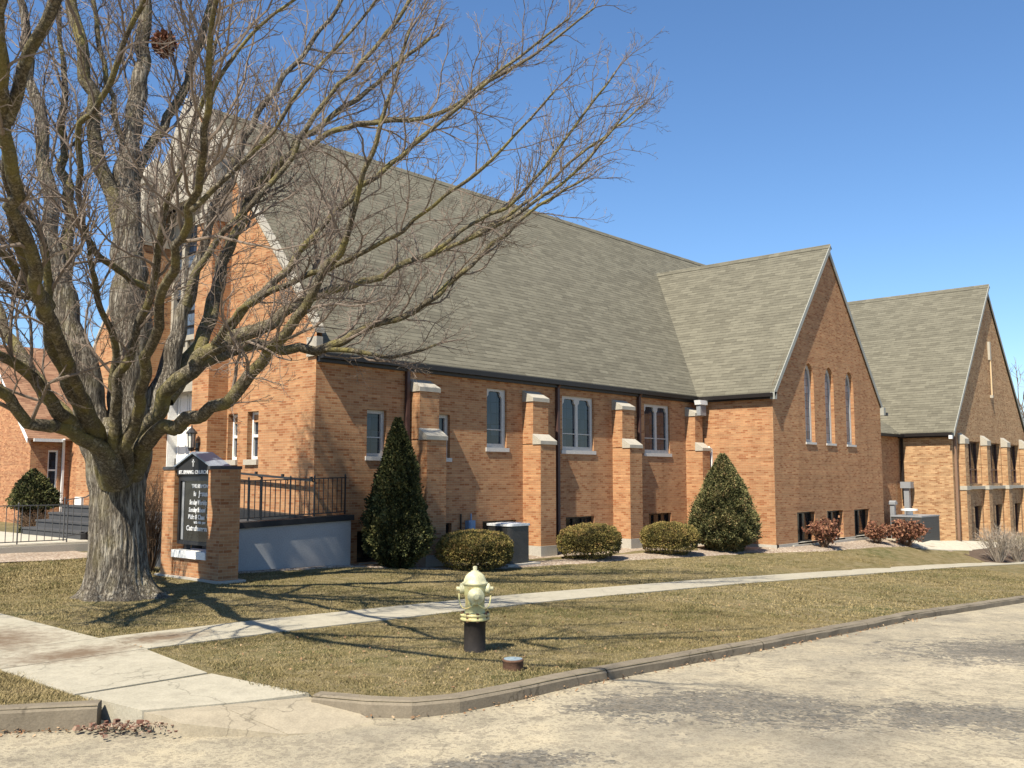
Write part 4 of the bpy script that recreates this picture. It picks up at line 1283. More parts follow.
H.build('bonnet', M['hydrant_cap'], hyd, True)
# steamer nozzle faces the street, hose nozzles to the sides
def nozzle(ang, r, L, z, nm='outlet'):
    d = Vector((math.cos(ang), math.sin(ang), 0)); zq = Vector((0, 0, 1)); s = d.cross(zq)
    Mx = Matrix((( s.x, zq.x, d.x), (s.y, zq.y, d.y), (s.z, zq.z, d.z)))
    n = MB(); n.lathe([(r * .8, 0), (r * .8, L * .55), (r * .95, L * .56), (r * .95, L * .62)], (hx_, hy_, hz + z), 18, M=Mx); o = n.build(nm, M['hydrant'], hyd, True)
    c = MB(); c.lathe([(r * 1.05, L * .62), (r * 1.12, L * .66), (r * 1.12, L * .88), (r * 1.0, L * .94), (r * .45, L * .97), (r * .42, L * 1.16), (r * .3, L * 1.17)], (hx_, hy_, hz + z), 18, M=Mx); c.build('cap', M['hydrant_cap'], o, True)
va = math.atan2(-head[1], -head[0])
nozzle(va + .12, .078, .165, .585); nozzle(va + 1.5, .05, .165, .65); nozzle(va - 1.5, .05, .165, .65)
ch = MB()
def hang(a0, a1, z0, z1, sag, r0=.2, r1=.17):
    pts = []
    for k in range(17):
        t = k / 16; a = a0 + (a1 - a0) * t; r = r0 + (r1 - r0) * t + .012 * math.sin(math.pi * t)
        pts.append((hx_ + r * math.cos(a), hy_ + r * math.sin(a), hz + z0 + (z1 - z0) * t - sag * math.sin(math.pi * t)))
    return pts
c1 = MB(); c1.tube(hang(va + 1.5, va + .15, .60, .53, .10, .165, .15), .0075, 6); c1.build('chain', M['hydrant'], hyd)
c1 = MB(); c1.tube(hang(va - 1.5, va + .1, .60, .53, .10, .165, .15), .0075, 6); c1.build('chain', M['hydrant'], hyd)

sx_, sy_ = 6.72, 6.08; sz = G(sx_, sy_) - .02
vb = empty('valve_box', (sx_, sy_, sz), 'short rusty round valve box with a blue grey lid in the grass beside the kerb', 'valve box')
b = MB(); b.lathe([(.105, -.05), (.1, .0), (.095, .09), (.1, .095), (.1, .112), (.088, .113)], (sx_, sy_, sz), 20); b.build('pipe', M['rust'], vb, True)
b = MB(); b.lathe([(.087, .1), (.087, .118), (.03, .121), (.028, .128), (.0, .129)], (sx_, sy_, sz), 20); b.build('lid', M['plate_blue'], vb)

# ------------------------------------------------------------------ air conditioners
ax, ay = 16.25, 14.85; az = G(ax, ay)
ac = empty('air_conditioner', (ax, ay, az), 'dark air conditioner with a pale lid between the first two round yews', 'air conditioner')
b = MB(); b.box((ax - .55, ay - .5, az - .1), (ax + .55, ay + .5, az + .05)); b.build('pad', M['foundation'], ac)


def rrect(hw, hd, r, n=5):
    o = []
    for cx_, cy_, a0 in ((hw - r, hd - r, 0), (-hw + r, hd - r, 90), (-hw + r, -hd + r, 180), (hw - r, -hd + r, 270)):
        for k in range(n + 1):
            a = R(a0 + 90 * k / n); o.append((cx_ + r * math.cos(a), cy_ + r * math.sin(a)))
    return o


b = MB()
for k in range(30):
    z0 = az + .07 + k * .027; hw = .37
    ring = rrect(hw, hw, .12); b.prism([(ax + p[0], ay + p[1], z0) for p in ring], (0, 0, .016))
b.prism([(ax + p[0] * .97, ay + p[1] * .97, az + .06) for p in rrect(.37, .37, .12)], (0, 0, .83))
b.build('louvred_body', M['unit_dark'], ac)
b = MB(); b.prism([(ax + p[0], ay + p[1], az + .885) for p in rrect(.39, .39, .13)], (0, 0, .05)); b.lathe([(.31, .935), (.29, .95), (.1, .96)], (ax, ay, az), 24)
b.build('lid', M['lid_white'], ac)

gx, gy = 36.95, 13.0; gz = G(gx, gy) - .05
cu = empty('rooftop_chiller', (gx, gy, gz), 'long dark cooling unit behind the reddish shrubs against the hall', 'cooling unit')
cu.name = 'cooling_unit'
b = MB(); b.box((gx - .95, gy - .55, gz), (gx + .95, gy + .55, gz + .95)); 
for k in range(9): b.box((gx - .955 - .01, gy - .5, gz + .12 + k * .085), (gx - .94, gy + .5, gz + .16 + k * .085)); b.box((gx - .9, gy - .56, gz + .12 + k * .085), (gx + .9, gy - .54, gz + .16 + k * .085))
b.build('cabinet', M['unit_dark'], cu)
b = MB(); b.box((gx - .97, gy - .57, gz + .95), (gx + .97, gy + .57, gz + 1.0)); b.build('top', M['unit_grey'], cu)
b = MB(); b.lathe([(.12, 1.0), (.12, 1.16), (.3, 1.17), (.3, 1.23), (.1, 1.25)], (gx - .3, gy + .1, gz), 20); b.build('vent_hood', M['lid_white'], cu)
vp = empty('vent_pipe', (38.6, 13.85, gz), 'tall grey sheet metal vent standing behind the cooling unit', 'vent')
b = MB(); b.box((38.5, 13.75, gz), (38.68, 13.95, 1.35)); b.build('duct', M['unit_grey'], vp); b = MB(); b.box((38.42, 13.65, 1.35), (38.78, 14.05, 1.6)); b.build('hood', M['unit_grey'], vp)
b = MB(); b.box((36.5, 13.6, gz), (36.66, 13.76, .75)); b.prism([(36.46, 13.55, .75), (36.70, 13.55, .75), (36.70, 13.55, .84), (36.58, 13.55, .9), (36.46, 13.55, .84)], (0, .25, 0))
o = b.build('gas_meter_post', M['unit_grey']); tag(o, 'short grey metal post by the brick link wall, left of the cooling unit', 'post'); o.name = 'metal_post'
# ------------------------------------------------------------------ shrubs
def unit(n):
    v = rng.normal(size=(n, 3)); return v / np.linalg.norm(v, axis=1)[:, None]


def leaves(P, Nrm, size, aspect=.35, spread=.8):
    """small pointed leaves at P leaning along Nrm"""
    n = len(P); d = Nrm + rng.normal(0, spread, (n, 3)); d /= np.linalg.norm(d, axis=1)[:, None]
    s = np.cross(d, unit(n)); s /= np.maximum(np.linalg.norm(s, axis=1), 1e-6)[:, None]
    L = (size * rng.uniform(.6, 1.3, n))[:, None]; w = L * aspect
    return np.stack([P - s * w * .5, P + d * L * .45 - s * w, P + d * L, P + d * L * .45 + s * w], 1)


def lump(P, f, seed):
    r = np.random.default_rng(seed); o = 0
    for k in range(6):
        q = r.normal(size=3) * f * (1 + k * .45); o = o + np.sin(P @ q + r.uniform(0, 6.28)) / (1 + k * .4)
    return o / 2.2


def ball_shrub(name, c, rx, rz_, label, seed, mt, nleaf=15000, size=.04, group=None):
    x, y = c; z0 = G(x, y)
    root = empty(name, (x, y, z0), label, 'shrub', group)
    cz = z0 + rz_ * .98
    u = unit(nleaf); u[:, 2] = np.abs(u[:, 2]) * np.where(rng.random(nleaf) < .36, -1, 1)
    p = 2.5
    sc = 1 / (np.abs(u) ** p).sum(1) ** (1 / p)
    q = u * sc[:, None]
    bumpy = 1 + .06 * lump(q, 3.2, seed) + .05 * lump(q, 8, seed + 1)
    dep = 1 - np.abs(rng.normal(0, .055, nleaf))
    P = np.array([x, y, cz]) + q * np.array([rx, rx * .92, rz_]) * (bumpy * dep)[:, None]
    # thin, bare underside
    keep = (q[:, 2] > -.55) | (rng.random(nleaf) < .35)
    P, q, dep, u = P[keep], q[keep], dep[keep], u[keep]
    Nn = q / np.array([rx, rx, rz_]) * rz_; Nn /= np.linalg.norm(Nn, axis=1)[:, None]
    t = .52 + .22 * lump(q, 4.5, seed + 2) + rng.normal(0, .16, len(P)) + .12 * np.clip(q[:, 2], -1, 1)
    t = np.where(rng.random(len(P)) < .03 + .06 * (lump(q, 2, seed + 3) > .5), 1.0, np.clip(t, 0, .93))
    tri_mesh('foliage', leaves(P, Nn + np.array([0, 0, .35]), size, .3, .55), mt, root, t, 4)
    k = MB(); k.lathe([(rx * .25, -rz_ * .6), (rx * .72, -rz_ * .45), (rx * .88, 0), (rx * .8, rz_ * .45), (rx * .45, rz_ * .78), (.02, rz_ * .86)], (x, y, cz), 22); k.build('branch_mass', M['core'], root)
    b = MB()
    for j in range(7):
        a = j * .9; b.tube([(x + .04 * math.cos(a), y + .04 * math.sin(a), z0 - .05), (x + .15 * math.cos(a), y + .15 * math.sin(a), z0 + rz_ * .4), (x + .5 * rx * math.cos(a), y + .5 * rx * math.sin(a), z0 + rz_ * .8)], [.025, .02, .012], 5)
    b.build('stems', M['twig_brown'], root)
    return root


ball_shrub('round_yew', (14.85, 14.5), .80, .41, 'round clipped yew with a shaded right side, behind the fire hydrant', 1, M['yew'], 26000, group='clipped round yews along the church')
ball_shrub('round_yew', (18.95, 14.62), .76, .43, 'round clipped yew between the two middle buttresses, right of the dark air conditioner', 2, M['yew'], 26000, group='clipped round yews along the church')
ball_shrub('round_yew', (22.1, 14.3), .76, .43, 'round clipped yew just left of the far pointed evergreen', 3, M['yew'], 26000, group='clipped round yews along the church')


def cone_shrub(name, c, prof, label, seed, mt, nleaf, size, grp=None):
    x, y = c; z0 = G(x, y); root = empty(name, (x, y, z0), label, 'evergreen', grp)
    zz = np.array([p[1] for p in prof]); rr = np.array([p[0] for p in prof]); H = zz[-1]
    z = rng.random(nleaf * 2) * H; r = np.interp(z, zz, rr); keep = rng.random(nleaf * 2) < (r + .05) / rr.max(); z, r = z[keep][:nleaf], r[keep][:nleaf]
    n = len(z); a = rng.uniform(0, 2 * np.pi, n)
    q = np.stack([np.cos(a), np.sin(a), z / H * 3], 1)
    b1 = 1 + .13 * lump(q, 2.6, seed) + .12 * lump(q, 7, seed + 1)
    # upright sprays leave ragged, shadowed gaps between them
    dep = 1 - np.abs(rng.normal(0, .10, n)) - .2 * np.clip(lump(q, 9, seed + 5), 0, .8) + .1 * (rng.random(n) < .05)
    R_ = r * b1 * dep
    P = np.stack([x + R_ * np.cos(a), y + R_ * np.sin(a), z0 + z + .03 * lump(q, 11, seed + 6)], 1)
    sl = np.gradient(rr, zz); nz = -np.interp(z, zz, sl)
    Nn = np.stack([np.cos(a), np.sin(a), np.clip(nz, -.6, 1) + .55], 1); Nn /= np.linalg.norm(Nn, axis=1)[:, None]
    t = np.clip(.42 + .32 * lump(q, 6, seed + 2) + .12 * lump(q, 2, seed + 8) + rng.normal(0, .2, n), 0, .92)
    t = np.where(rng.random(n) < .03, 1.0, t)
    tri_mesh('foliage', leaves(P, Nn, size, .28, .5), mt, root, t, 4)
    k = MB(); k.lathe([(r_ * .72, z_ * .94 + .04) for r_, z_ in prof], (x, y, z0), 20); k.build('branch_mass', M['core'], root)
    b = MB()
    for j in range(5): b.tube([(x + .05 * math.cos(j * 1.3), y + .05 * math.sin(j * 1.3), z0 - .05), (x + .12 * math.cos(j * 1.3), y + .12 * math.sin(j * 1.3), z0 + .5)], [.04, .03], 6)
    b.build('trunk', M['twig_brown'], root)
    return root


cone_shrub('arborvitae', (13.28, 15.3), [(.32, .12), (.58, .30), (.66, .60), (.64, 1.0), (.52, 1.5), (.37, 2.05), (.25, 2.5), (.13, 2.85), (.03, 3.12)], 'tall dark pointed arborvitae beside the first buttress', 21, M['arbor_dark'], 46000, .06, 'tall pointed evergreens by the church')
cone_shrub('arborvitae', (24.85, 14.2), [(.5, .12), (.90, .35), (.98, .7), (.88, 1.1), (.66, 1.65), (.42, 2.15), (.2, 2.55), (.05, 2.78)], 'broad pointed evergreen in the corner before the transept', 22, M['arbor'], 60000, .06, 'tall pointed evergreens by the church')
ys = cone_shrub('clipped_yew', (12.25, 31.6), [(.3, .8), (.72, .9), (.7, 1.1), (.54, 1.45), (.33, 1.8), (.05, 2.05)], 'dark mushroom shaped yew beside the left house, above a brown hedge', 23, M['arbor_dark'], 14000, .065)


def twig_shrub(name, c, w, h, n, label, mt, seed, leaf=None, lsize=.07, nl=0, z0=None, cat='shrub', grp=None):
    x, y = c; z0 = G(x, y) if z0 is None else z0
    r = np.random.default_rng(seed); root = empty(name, (x, y, z0), label, cat, grp)
    b = MB(); tips = []
    for j in range(n):
        a = r.uniform(0, 6.28); s = r.uniform(.1, 1) ** .7; top = np.array([math.cos(a) * w * s, math.sin(a) * w * s, h * r.uniform(.65, 1.05) * (1 - .25 * s * s)])
        p0 = np.array([math.cos(a) * .1 * w, math.sin(a) * .1 * w, -.03]); mid = (p0 + top) / 2 + np.array([*(r.normal(0, .08 * w, 2)), .12 * h])
        P = [p0, p0 * .6 + mid * .4 + r.normal(0, .02, 3), mid, mid * .4 + top * .6 + r.normal(0, .02, 3), top]
        b.tube(np.array(P) + (x, y, z0), [.011, .009, .007, .005, .003], 4, False)
        for k in range(5):
            t = r.uniform(.35, .98); q = np.array([np.interp(t * 4, range(5), [p[i] for p in P]) for i in range(3)])
            d = (top - p0) / np.linalg.norm(top - p0) + r.normal(0, .55, 3); d /= np.linalg.norm(d); L = h * r.uniform(.12, .3)
            b.tube(np.array([q, q + d * L * .5 + r.normal(0, .012, 3), q + d * L]) + (x, y, z0), [.005, .004, .0025], 3, False); tips += [q + d * L * f for f in (.4, .7, 1)]
    b.build('stems', mt, root)
    if leaf is not None:
        T = np.array(tips); idx = r.integers(0, len(T), nl); P = T[idx] + r.normal(0, .045, (nl, 3)) + (x, y, z0); N_ = r.normal(0, 1, (nl, 3)); N_ /= np.linalg.norm(N_, axis=1)[:, None]
        tri_mesh('foliage', leaves(P, N_, lsize, .5, .6), leaf, root, r.random(nl), 4)
    return root


twig_shrub('red_leaved_shrub', (28.85, 12.95), .52, .80, 46, 'bronze leaved shrub under the left basement window of the transept', M['twig_brown'], 31, M['redleaf'], .08, 1500, grp='bronze leaved shrubs below the transept')
twig_shrub('red_leaved_shrub', (32.8, 12.85), .5, .6, 40, 'small bronze leaved shrub under the right basement window of the transept', M['twig_brown'], 32, M['redleaf'], .08, 1100, grp='bronze leaved shrubs below the transept')
twig_shrub('red_leaved_shrub', (34.2, 12.35), .72, .8, 60, 'widest bronze leaved shrub, in front of the dark cooling unit', M['twig_brown'], 33, M['redleaf'], .085, 2400, grp='bronze leaved shrubs below the transept')
twig_shrub('bare_shrub', (36.9, 10.15), .72, 1.3, 110, 'grey leafless shrub by the sidewalk before the hall', M['twig_grey'], 34, grp='grey leafless shrubs before the hall')
twig_shrub('bare_shrub', (38.6, 10.0), .6, 1.1, 80, 'grey leafless shrub at the right edge of the picture', M['twig_grey'], 35, grp='grey leafless shrubs before the hall')
twig_shrub('bare_hedge', (12.2, 30.9), .95, .85, 130, 'brown leafless hedge below the mushroom shaped yew', M['twig_brown'], 36)
twig_shrub('bare_bush', (8.8, 17.15), .5, 1.7, 90, 'brown leafless bush between the tree trunk and the notice board', M['twig_brown'], 37)
# ------------------------------------------------------------------ the big bare maple
TX, TYY = 6.72, 13.98
TD = 14.40                                    # estimated distance from camera to trunk, used to unproject image pixels
maple = empty('bare_maple', (TX, TYY, 0), 'big leafless maple with a ridged grey trunk and mossy spreading limbs on the lawn', 'tree')


def limb_pts(rows, thin=1.0):
    out = []
    for (px, py, w, off) in rows:
        d = TD * math.cos(PITCH) + ((478 - py) * TD / FPX) * math.sin(PITCH) + off
        out.append((*unproject(px, py, d), w * (.86 if py < 260 else 1) * thin * d / FPX / 2))
    return np.array(out)


def spline(P, n):
    """Catmull-Rom through rows of (x,y,z,r)"""
    P = np.vstack([2 * P[0] - P[1], P, 2 * P[-1] - P[-2]]); o = []
    m = len(P) - 3
    for i in range(m):
        a, b, c, d = P[i:i + 4]
        for k in range(n):
            t = k / n
            o.append(.5 * ((2 * b) + (c - a) * t + (2 * a - 5 * b + 4 * c - d) * t * t + (3 * b - a - 3 * c + d) * t ** 3))
    o.append(P[-2]); o = np.array(o); o[:, 3] = np.maximum(o[:, 3], .004)
    return o


def lumpy_tube(b, S, n, amp, ridges=0, seed=0):
    """tube with bark relief: knots along it, ridges round it"""
    r = np.random.default_rng(seed); p = S[:, :3]; m = len(p)
    tg = np.gradient(p, axis=0); tg /= np.linalg.norm(tg, axis=1)[:, None]
    ref = np.array([.2, .9, .1]); s = np.cross(tg, ref); s /= np.linalg.norm(s, axis=1)[:, None]; u = np.cross(tg, s)
    a = np.linspace(0, 2 * math.pi, n, endpoint=False)
    ph = r.uniform(0, 6.28, 6); L = np.r_[0, np.cumsum(np.linalg.norm(np.diff(p, axis=0), axis=1))]
    i = len(b.v)
    for k in range(m):
        rad = S[k, 3] * (1 + amp * (np.sin(2 * a + ph[0] + 1.5 * L[k]) * .5 + np.sin(3 * a + ph[1] - 2.3 * L[k]) * .4 + .5 * math.sin(5 * L[k] + ph[2])))
        if ridges: rad = rad * (1 + .022 * np.sign(np.sin(ridges * a + ph[3] + 1.1 * np.sin(2.2 * L[k] + ph[4]) + .5 * np.sin(5 * a))) * np.abs(np.sin(ridges * a + 1.1 * np.sin(2.2 * L[k] + ph[4]))) ** .5)
        q = p[k] + s[k] * (np.cos(a) * rad)[:, None] + u[k] * (np.sin(a) * rad)[:, None]
        b.v.extend(map(tuple, q.tolist()))
    for k in range(m - 1):
        for j in range(n): j2 = (j + 1) % n; b.f.append((i + k * n + j, i + k * n + j2, i + (k + 1) * n + j2, i + (k + 1) * n + j))
    b.f.append(tuple(i + (m - 1) * n + j for j in range(n)))


# trunk with root flare
b = MB(); NA = 180; zs = [-.12, 0, .05, .12, .2, .32, .46, .65, .9, 1.15, 1.4, 1.62, 1.85, 2.05, 2.25, 2.45, 2.65]
rad0 = [.66, .56, .51, .48, .455, .435, .42, .405, .395, .385, .38, .38, .39, .40, .40, .34, .22]
zz = np.linspace(-.12, 2.65, 110); rr = np.interp(zz, zs, rad0)
a = np.linspace(0, 2 * math.pi, NA, endpoint=False)
roots = [(3.5, .12), (4.5, .06), (5.35, .32), (.0, .26), (1.6, .2), (2.6, .12)]
for k, (z, r) in enumerate(zip(zz, rr)):
    fl = np.zeros(NA)
    for (ra, am) in roots: fl += am * np.exp(-((np.angle(np.exp(1j * (a - ra)))) / .3) ** 2)
    w = math.exp(-max(z, 0) / .2)
    tw = .25 * z
    ridge = (1 - 2 * np.abs(np.sin(14 * a + 2 * tw + 1.2 * np.sin(2.9 * z + 2 * a) + .7 * np.sin(7.1 * z + 5 * a))) ** .6) + .6 * np.sin(41 * a - 3 * tw + 1.7 * np.sin(4.1 * z + 3 * a)) + .12 * rng.normal(size=NA)
    ra_ = r * (1 + fl * w * 1.5 + .05 * np.sin(3 * a + .6 * z + .5) + .017 * ridge)
    cx = TX - .05 * z; cy = TYY + .03 * z
    b.v.extend([(cx + q * math.cos(t), cy + q * math.sin(t), z) for q, t in zip(ra_, a)])
for k in range(109):
    for j in range(NA): j2 = (j + 1) % NA; b.f.append((k * NA + j, k * NA + j2, (k + 1) * NA + j2, (k + 1) * NA + j))
b.f.append(tuple(109 * NA + j for j in range(NA)))
trunk = b.build('trunk', M['bark'], maple, True)

LIMBS = dict(  # rows in image pixels (x, y, width), then a chosen depth offset
 B=[(118, 500, 50, .0), (123, 465, 46, .05), (126, 420, 39, .1), (129, 360, 35, .1), (130, 300, 34, .1), (127, 240, 32, .15), (127, 195, 31, .2), (131, 160, 25, .25), (136, 110, 19, .3), (141, 60, 16, .35), (145, 10, 14, .4), (149, -50, 12, .4), (155, -120, 9, .4), (158, -190, 5, .4)],
 A=[(112, 495, 40, -.05), (104, 462, 35, -.1), (93, 420, 31, -.2), (82, 380, 29, -.25), (72, 335, 27, -.3), (62, 285, 25, -.35), (53, 235, 20, -.4), (47, 180, 16, -.45), (40, 120, 13, -.5), (29, 60, 11, -.5), (18, 0, 9, -.5), (8, -60, 7, -.5), (0, -120, 4, -.5)],
 A2=[(58, 300, 14, -.3), (66, 262, 15, -.3), (69, 225, 14, -.2), (65, 180, 12, -.1), (62, 140, 9, 0), (66, 90, 7, .1), (60, 40, 5, .1), (58, -20, 4, .2)],
 L=[(114, 482, 30, -.3), (107, 458, 23, -.6), (92, 425, 19, -1.2), (75, 389, 18, -1.9), (60, 350, 17, -2.6), (48, 318, 16, -3.3), (33, 280, 14, -4.2), (18, 240, 13, -5.0), (9, 190, 12, -5.8), (4, 145, 11, -6.3), (-4, 100, 10, -6.8), (-20, 40, 9, -7.2), (-45, -30, 8, -7.6), (-80, -110, 6, -8)],
 L2=[(46, 314, 10, -3.4), (48, 275, 9, -3.6), (43, 240, 8, -3.8), (24, 207, 7, -4.0), (8, 180, 6, -4.2), (-12, 150, 5, -4.5)],
 K=[(110, 478, 26, -.3), (100, 455, 19, -.7), (85, 432, 15, -1.2), (70, 421, 14, -1.6), (51, 405, 13, -2.1), (33, 377, 12, -2.6), (15, 364, 10, -3.0), (0, 355, 10, -3.4), (-30, 335, 10, -4.0), (-80, 290, 9, -4.8), (-140, 220, 8, -5.6), (-200, 130, 6, -6.3)],
 K2=[(106, 465, 20, -.1), (90, 440, 15, -.2), (61, 411, 13, -.2), (38, 381, 12, -.1), (15, 345, 11, 0), (0, 313, 10, .1), (-20, 260, 8, .2), (-45, 190, 6, .3), (-70, 110, 4, .4)],
 J=[(116, 482, 26, -.5), (108, 462, 19, -.9), (92, 445, 15, -1.2), (70, 432, 14, -1.6), (44, 427, 13, -2.1), (18, 409, 12, -2.6), (0, 391, 11, -3.0), (-40, 365, 10, -3.7), (-90, 320, 9, -4.4), (-150, 260, 7, -5.2)],
 M1=[(60, 350, 10, -2.6), (40, 300, 9, -2.9), (22, 278, 9, -3.1), (0, 255, 9, -3.4), (-30, 225, 7, -3.7), (-70, 180, 4, -4)],
 M2=[(64, 360, 8, -2.4), (42, 308, 7, -2.7), (20, 297, 7, -2.8), (0, 285, 7, -3.0), (-30, 268, 5, -3.2)],
 C=[(122, 235, 20, .1), (116, 208, 20, .05), (108, 180, 18, 0), (99, 155, 17, -.1), (92, 120, 15, -.2), (87, 80, 14, -.3), (80, 40, 13, -.4), (72, 0, 12, -.4), (66, -50, 9, -.4), (60, -120, 6, -.4)],
 C2=[(134, 180, 9, .2), (127, 150, 8, .2), (117, 128, 7, .1), (108, 90, 6, 0), (101, 50, 6, 0), (95, 0, 5, 0), (92, -60, 4, 0)],
 D=[(130, 195, 15, .2), (138, 170, 14, .3), (150, 145, 11, .5), (163, 125, 11, .7), (178, 100, 10, 1), (190, 70, 9, 1.2), (205, 30, 8, 1.4), (215, -20, 6, 1.5), (230, -80, 4, 1.6)],
 E=[(122, 480, 26, -.3), (128, 455, 19, -.7), (134, 410, 15, -1.3), (143, 380, 14, -1.9), (152, 345, 13, -2.5), (161, 310, 12, -3.2), (171, 275, 12, -4.0), (182, 238, 12, -4.8), (193, 198, 12, -5.7), (205, 150, 11, -6.6), (208, 100, 10, -7.1), (211, 50, 9, -7.6), (214, 0, 8, -8), (222, -60, 7, -8.3), (235, -130, 7, -8.6), (250, -230, 6, -8.8), (270, -340, 5, -9.0), (300, -470, 4, -9.1)],
 E2=[(117, 475, 18, -.6), (114, 450, 12, -.9), (113, 425, 10, -1.1), (119, 374, 9, -1.5), (132, 352, 9, -1.8), (141, 320, 8, -2.1), (152, 290, 8, -2.4), (160, 250, 8, -2.8), (170, 200, 7, -3.2), (186, 150, 6, -3.5), (205, 90, 5, -3.8), (218, 40, 4, -4)],
 O=[(154, 291, 8, -1.2), (140, 283, 7, -1.6), (125, 277, 7, -2.0), (108, 262, 7, -2.4), (92, 246, 7, -2.8), (82, 216, 7, -3.2), (80, 170, 7, -3.6), (84, 127, 7, -4.0), (98, 105, 7, -4.3), (110, 85, 7, -4.5), (118, 60, 7, -4.7), (128, 35, 6, -4.9), (145, 0, 6, -5.2), (160, -50, 6, -5.6), (170, -120, 5, -6)],
 O2=[(118, 440, 9, -.9), (116, 380, 8, -1.2), (112, 335, 7, -1.6), (102, 310, 6, -2.0), (95, 290, 6, -2.4), (90, 262, 5, -2.8), (84, 225, 5, -3.1)],
 F=[(130, 478, 34, .1), (140, 450, 27, .2), (152, 415, 24, .3), (163, 385, 22, .4), (172, 355, 18, .5), (182, 320, 14, .6), (192, 285, 12, .7), (203, 250, 11, .85), (213, 215, 10, 1), (228, 180, 9, 1.1), (240, 150, 8, 1.2), (262, 110, 7, 1.3), (290, 70, 6, 1.5), (320, 30, 5, 1.7), (350, -10, 4, 1.8)],
 F2=[(166, 400, 18, .4), (180, 380, 16, .6), (196, 355, 15, .8), (208, 325, 14, 1.0), (215, 295, 13, 1.2), (226, 262, 12, 1.4), (238, 225, 10, 1.6), (256, 190, 9, 1.8), (282, 160, 8, 2), (312, 130, 7, 2.2), (345, 105, 6, 2.4), (385, 75, 5, 2.6), (430, 40, 4, 2.8)],
 G=[(132, 472, 26, -.2), (145, 445, 18, -.6), (160, 431, 15, -1.0), (180, 421, 14, -1.3), (205, 412, 13, -1.6), (225, 400, 12, -1.8), (245, 382, 12, -2.0), (264, 362, 12, -2.2), (281, 344, 11, -2.4), (300, 315, 10, -2.6), (313, 298, 10, -2.8), (330, 265, 9, -3.0), (343, 243, 8, -3.2), (354, 212, 7, -3.4), (364, 178, 6, -3.6), (378, 130, 5, -3.8), (395, 80, 4, -4), (410, 30, 3, -4.2)],
 H=[(130, 468, 24, 0), (140, 440, 18, -.1), (152, 418, 16, -.3), (163, 402, 15, -.4), (173, 388, 14, -.5), (187, 370, 13, -.5), (204, 354, 14, -.5), (222, 343, 14, -.5), (240, 335, 14, -.4), (258, 327, 13, -.4), (276, 319, 12, -.3), (293, 306, 11, -.3), (309, 296, 10, -.2), (326, 292, 9, -.1), (345, 288, 8, 0), (365, 282, 7, .1), (390, 272, 6, .2), (415, 262, 6, .3), (449, 248, 5, .4), (490, 228, 5, .5), (530, 205, 4, .6), (565, 180, 3.5, .7), (600, 145, 3, .8), (625, 112, 2.2, .8)],
 H2=[(215, 347, 10, -.5), (230, 328, 9, -.45), (245, 310, 8, -.5), (268, 285, 8, -.5), (290, 262, 7, -.5), (310, 240, 7, -.6), (335, 215, 6, -.6), (360, 190, 6, -.7), (390, 165, 6, -.7), (420, 140, 5, -.8), (455, 110, 5, -.8), (490, 80, 4, -.9), (530, 50, 3, -.9), (570, 18, 2.2, -1)],
 I=[(162, 402, 16, .5), (178, 384, 14, .9), (200, 366, 13, 1.1), (215, 358, 12, 1.3), (240, 350, 12, 1.4), (259, 346, 11, 1.5), (288, 349, 10, 1.6), (305, 350, 9, 1.6), (326, 348, 9, 1.7), (343, 342, 8, 1.7), (358, 334, 8, 1.8), (376, 326, 7, 1.8), (405, 318, 6, 1.9), (434, 300, 6, 1.9), (450, 284, 5.5, 2), (463, 272, 5.5, 2), (480, 256, 5, 2), (493, 244, 5, 2.1), (515, 225, 4, 2.1), (545, 203, 3.5, 2.2), (585, 178, 2.5, 2.2)],
 I2=[(318, 349, 6, 1.65), (332, 350, 5, 1.6), (350, 352, 5, 1.5), (370, 355, 4, 1.4), (393, 357, 3.5, 1.3), (415, 353, 3, 1.2), (436, 345, 2.2, 1.2)],
 P=[(258, 188, 9, 1.75), (278, 166, 8, 1.6), (305, 148, 7, 1.6), (340, 128, 6.5, 1.5), (380, 122, 6, 1.5), (433, 117, 5, 1.4), (486, 82, 4.5, 1.4), (520, 62, 4, 1.3), (548, 44, 3, 1.3), (594, 8, 2.2, 1.2)],
 Q=[(420, 261, 5.5, .3), (445, 245, 5, .2), (475, 222, 4.5, .1), (512, 203, 4, 0), (548, 164, 3.5, -.1), (583, 115, 3, -.2), (616, 72, 2.2, -.2)],
 R=[(470, 238, 5, .45), (495, 222, 4.5, .6), (530, 200, 4, .8), (574, 160, 3, 1), (610, 132, 2.5, 1.1), (645, 104, 2, 1.2)],
 S=[(206, 120, 8, -6.9), (214, 90, 7, -7.0), (232, 58, 6, -7.1), (260, 28, 5, -7.2), (300, -5, 4, -7.3)],
 T=[(186, 305, 10, .6), (196, 275, 8, .5), (215, 240, 7, .4), (250, 205, 7, .3), (285, 165, 6, .2), (310, 120, 6, .1), (345, 80, 5, 0), (380, 40, 5, 0), (412, -5, 4, 0)],
 U=[(192, 210, 9, -5.7), (215, 190, 8, -5.8), (245, 160, 7, -5.9), (275, 125, 6, -6.0), (300, 90, 6, -6.1), (330, 55, 5, -6.2), (365, 15, 4, -6.3), (395, -30, 3, -6.4)],
 V=[(213, 347, 9, -.5), (230, 322, 7, -1.0), (262, 296, 6, -1.6), (300, 280, 6, -2.2), (345, 262, 5, -2.8), (395, 235, 5, -3.3), (440, 200, 4, -3.7), (480, 170, 4, -4.0), (520, 130, 3, -4.3), (555, 90, 2.2, -4.6)],
)
crown = MB()
axis_xy = np.array([TX, TYY])


def norm(v): return v / max(np.linalg.norm(v), 1e-9)


trng = np.random.default_rng(5)


MAXLEV = 4


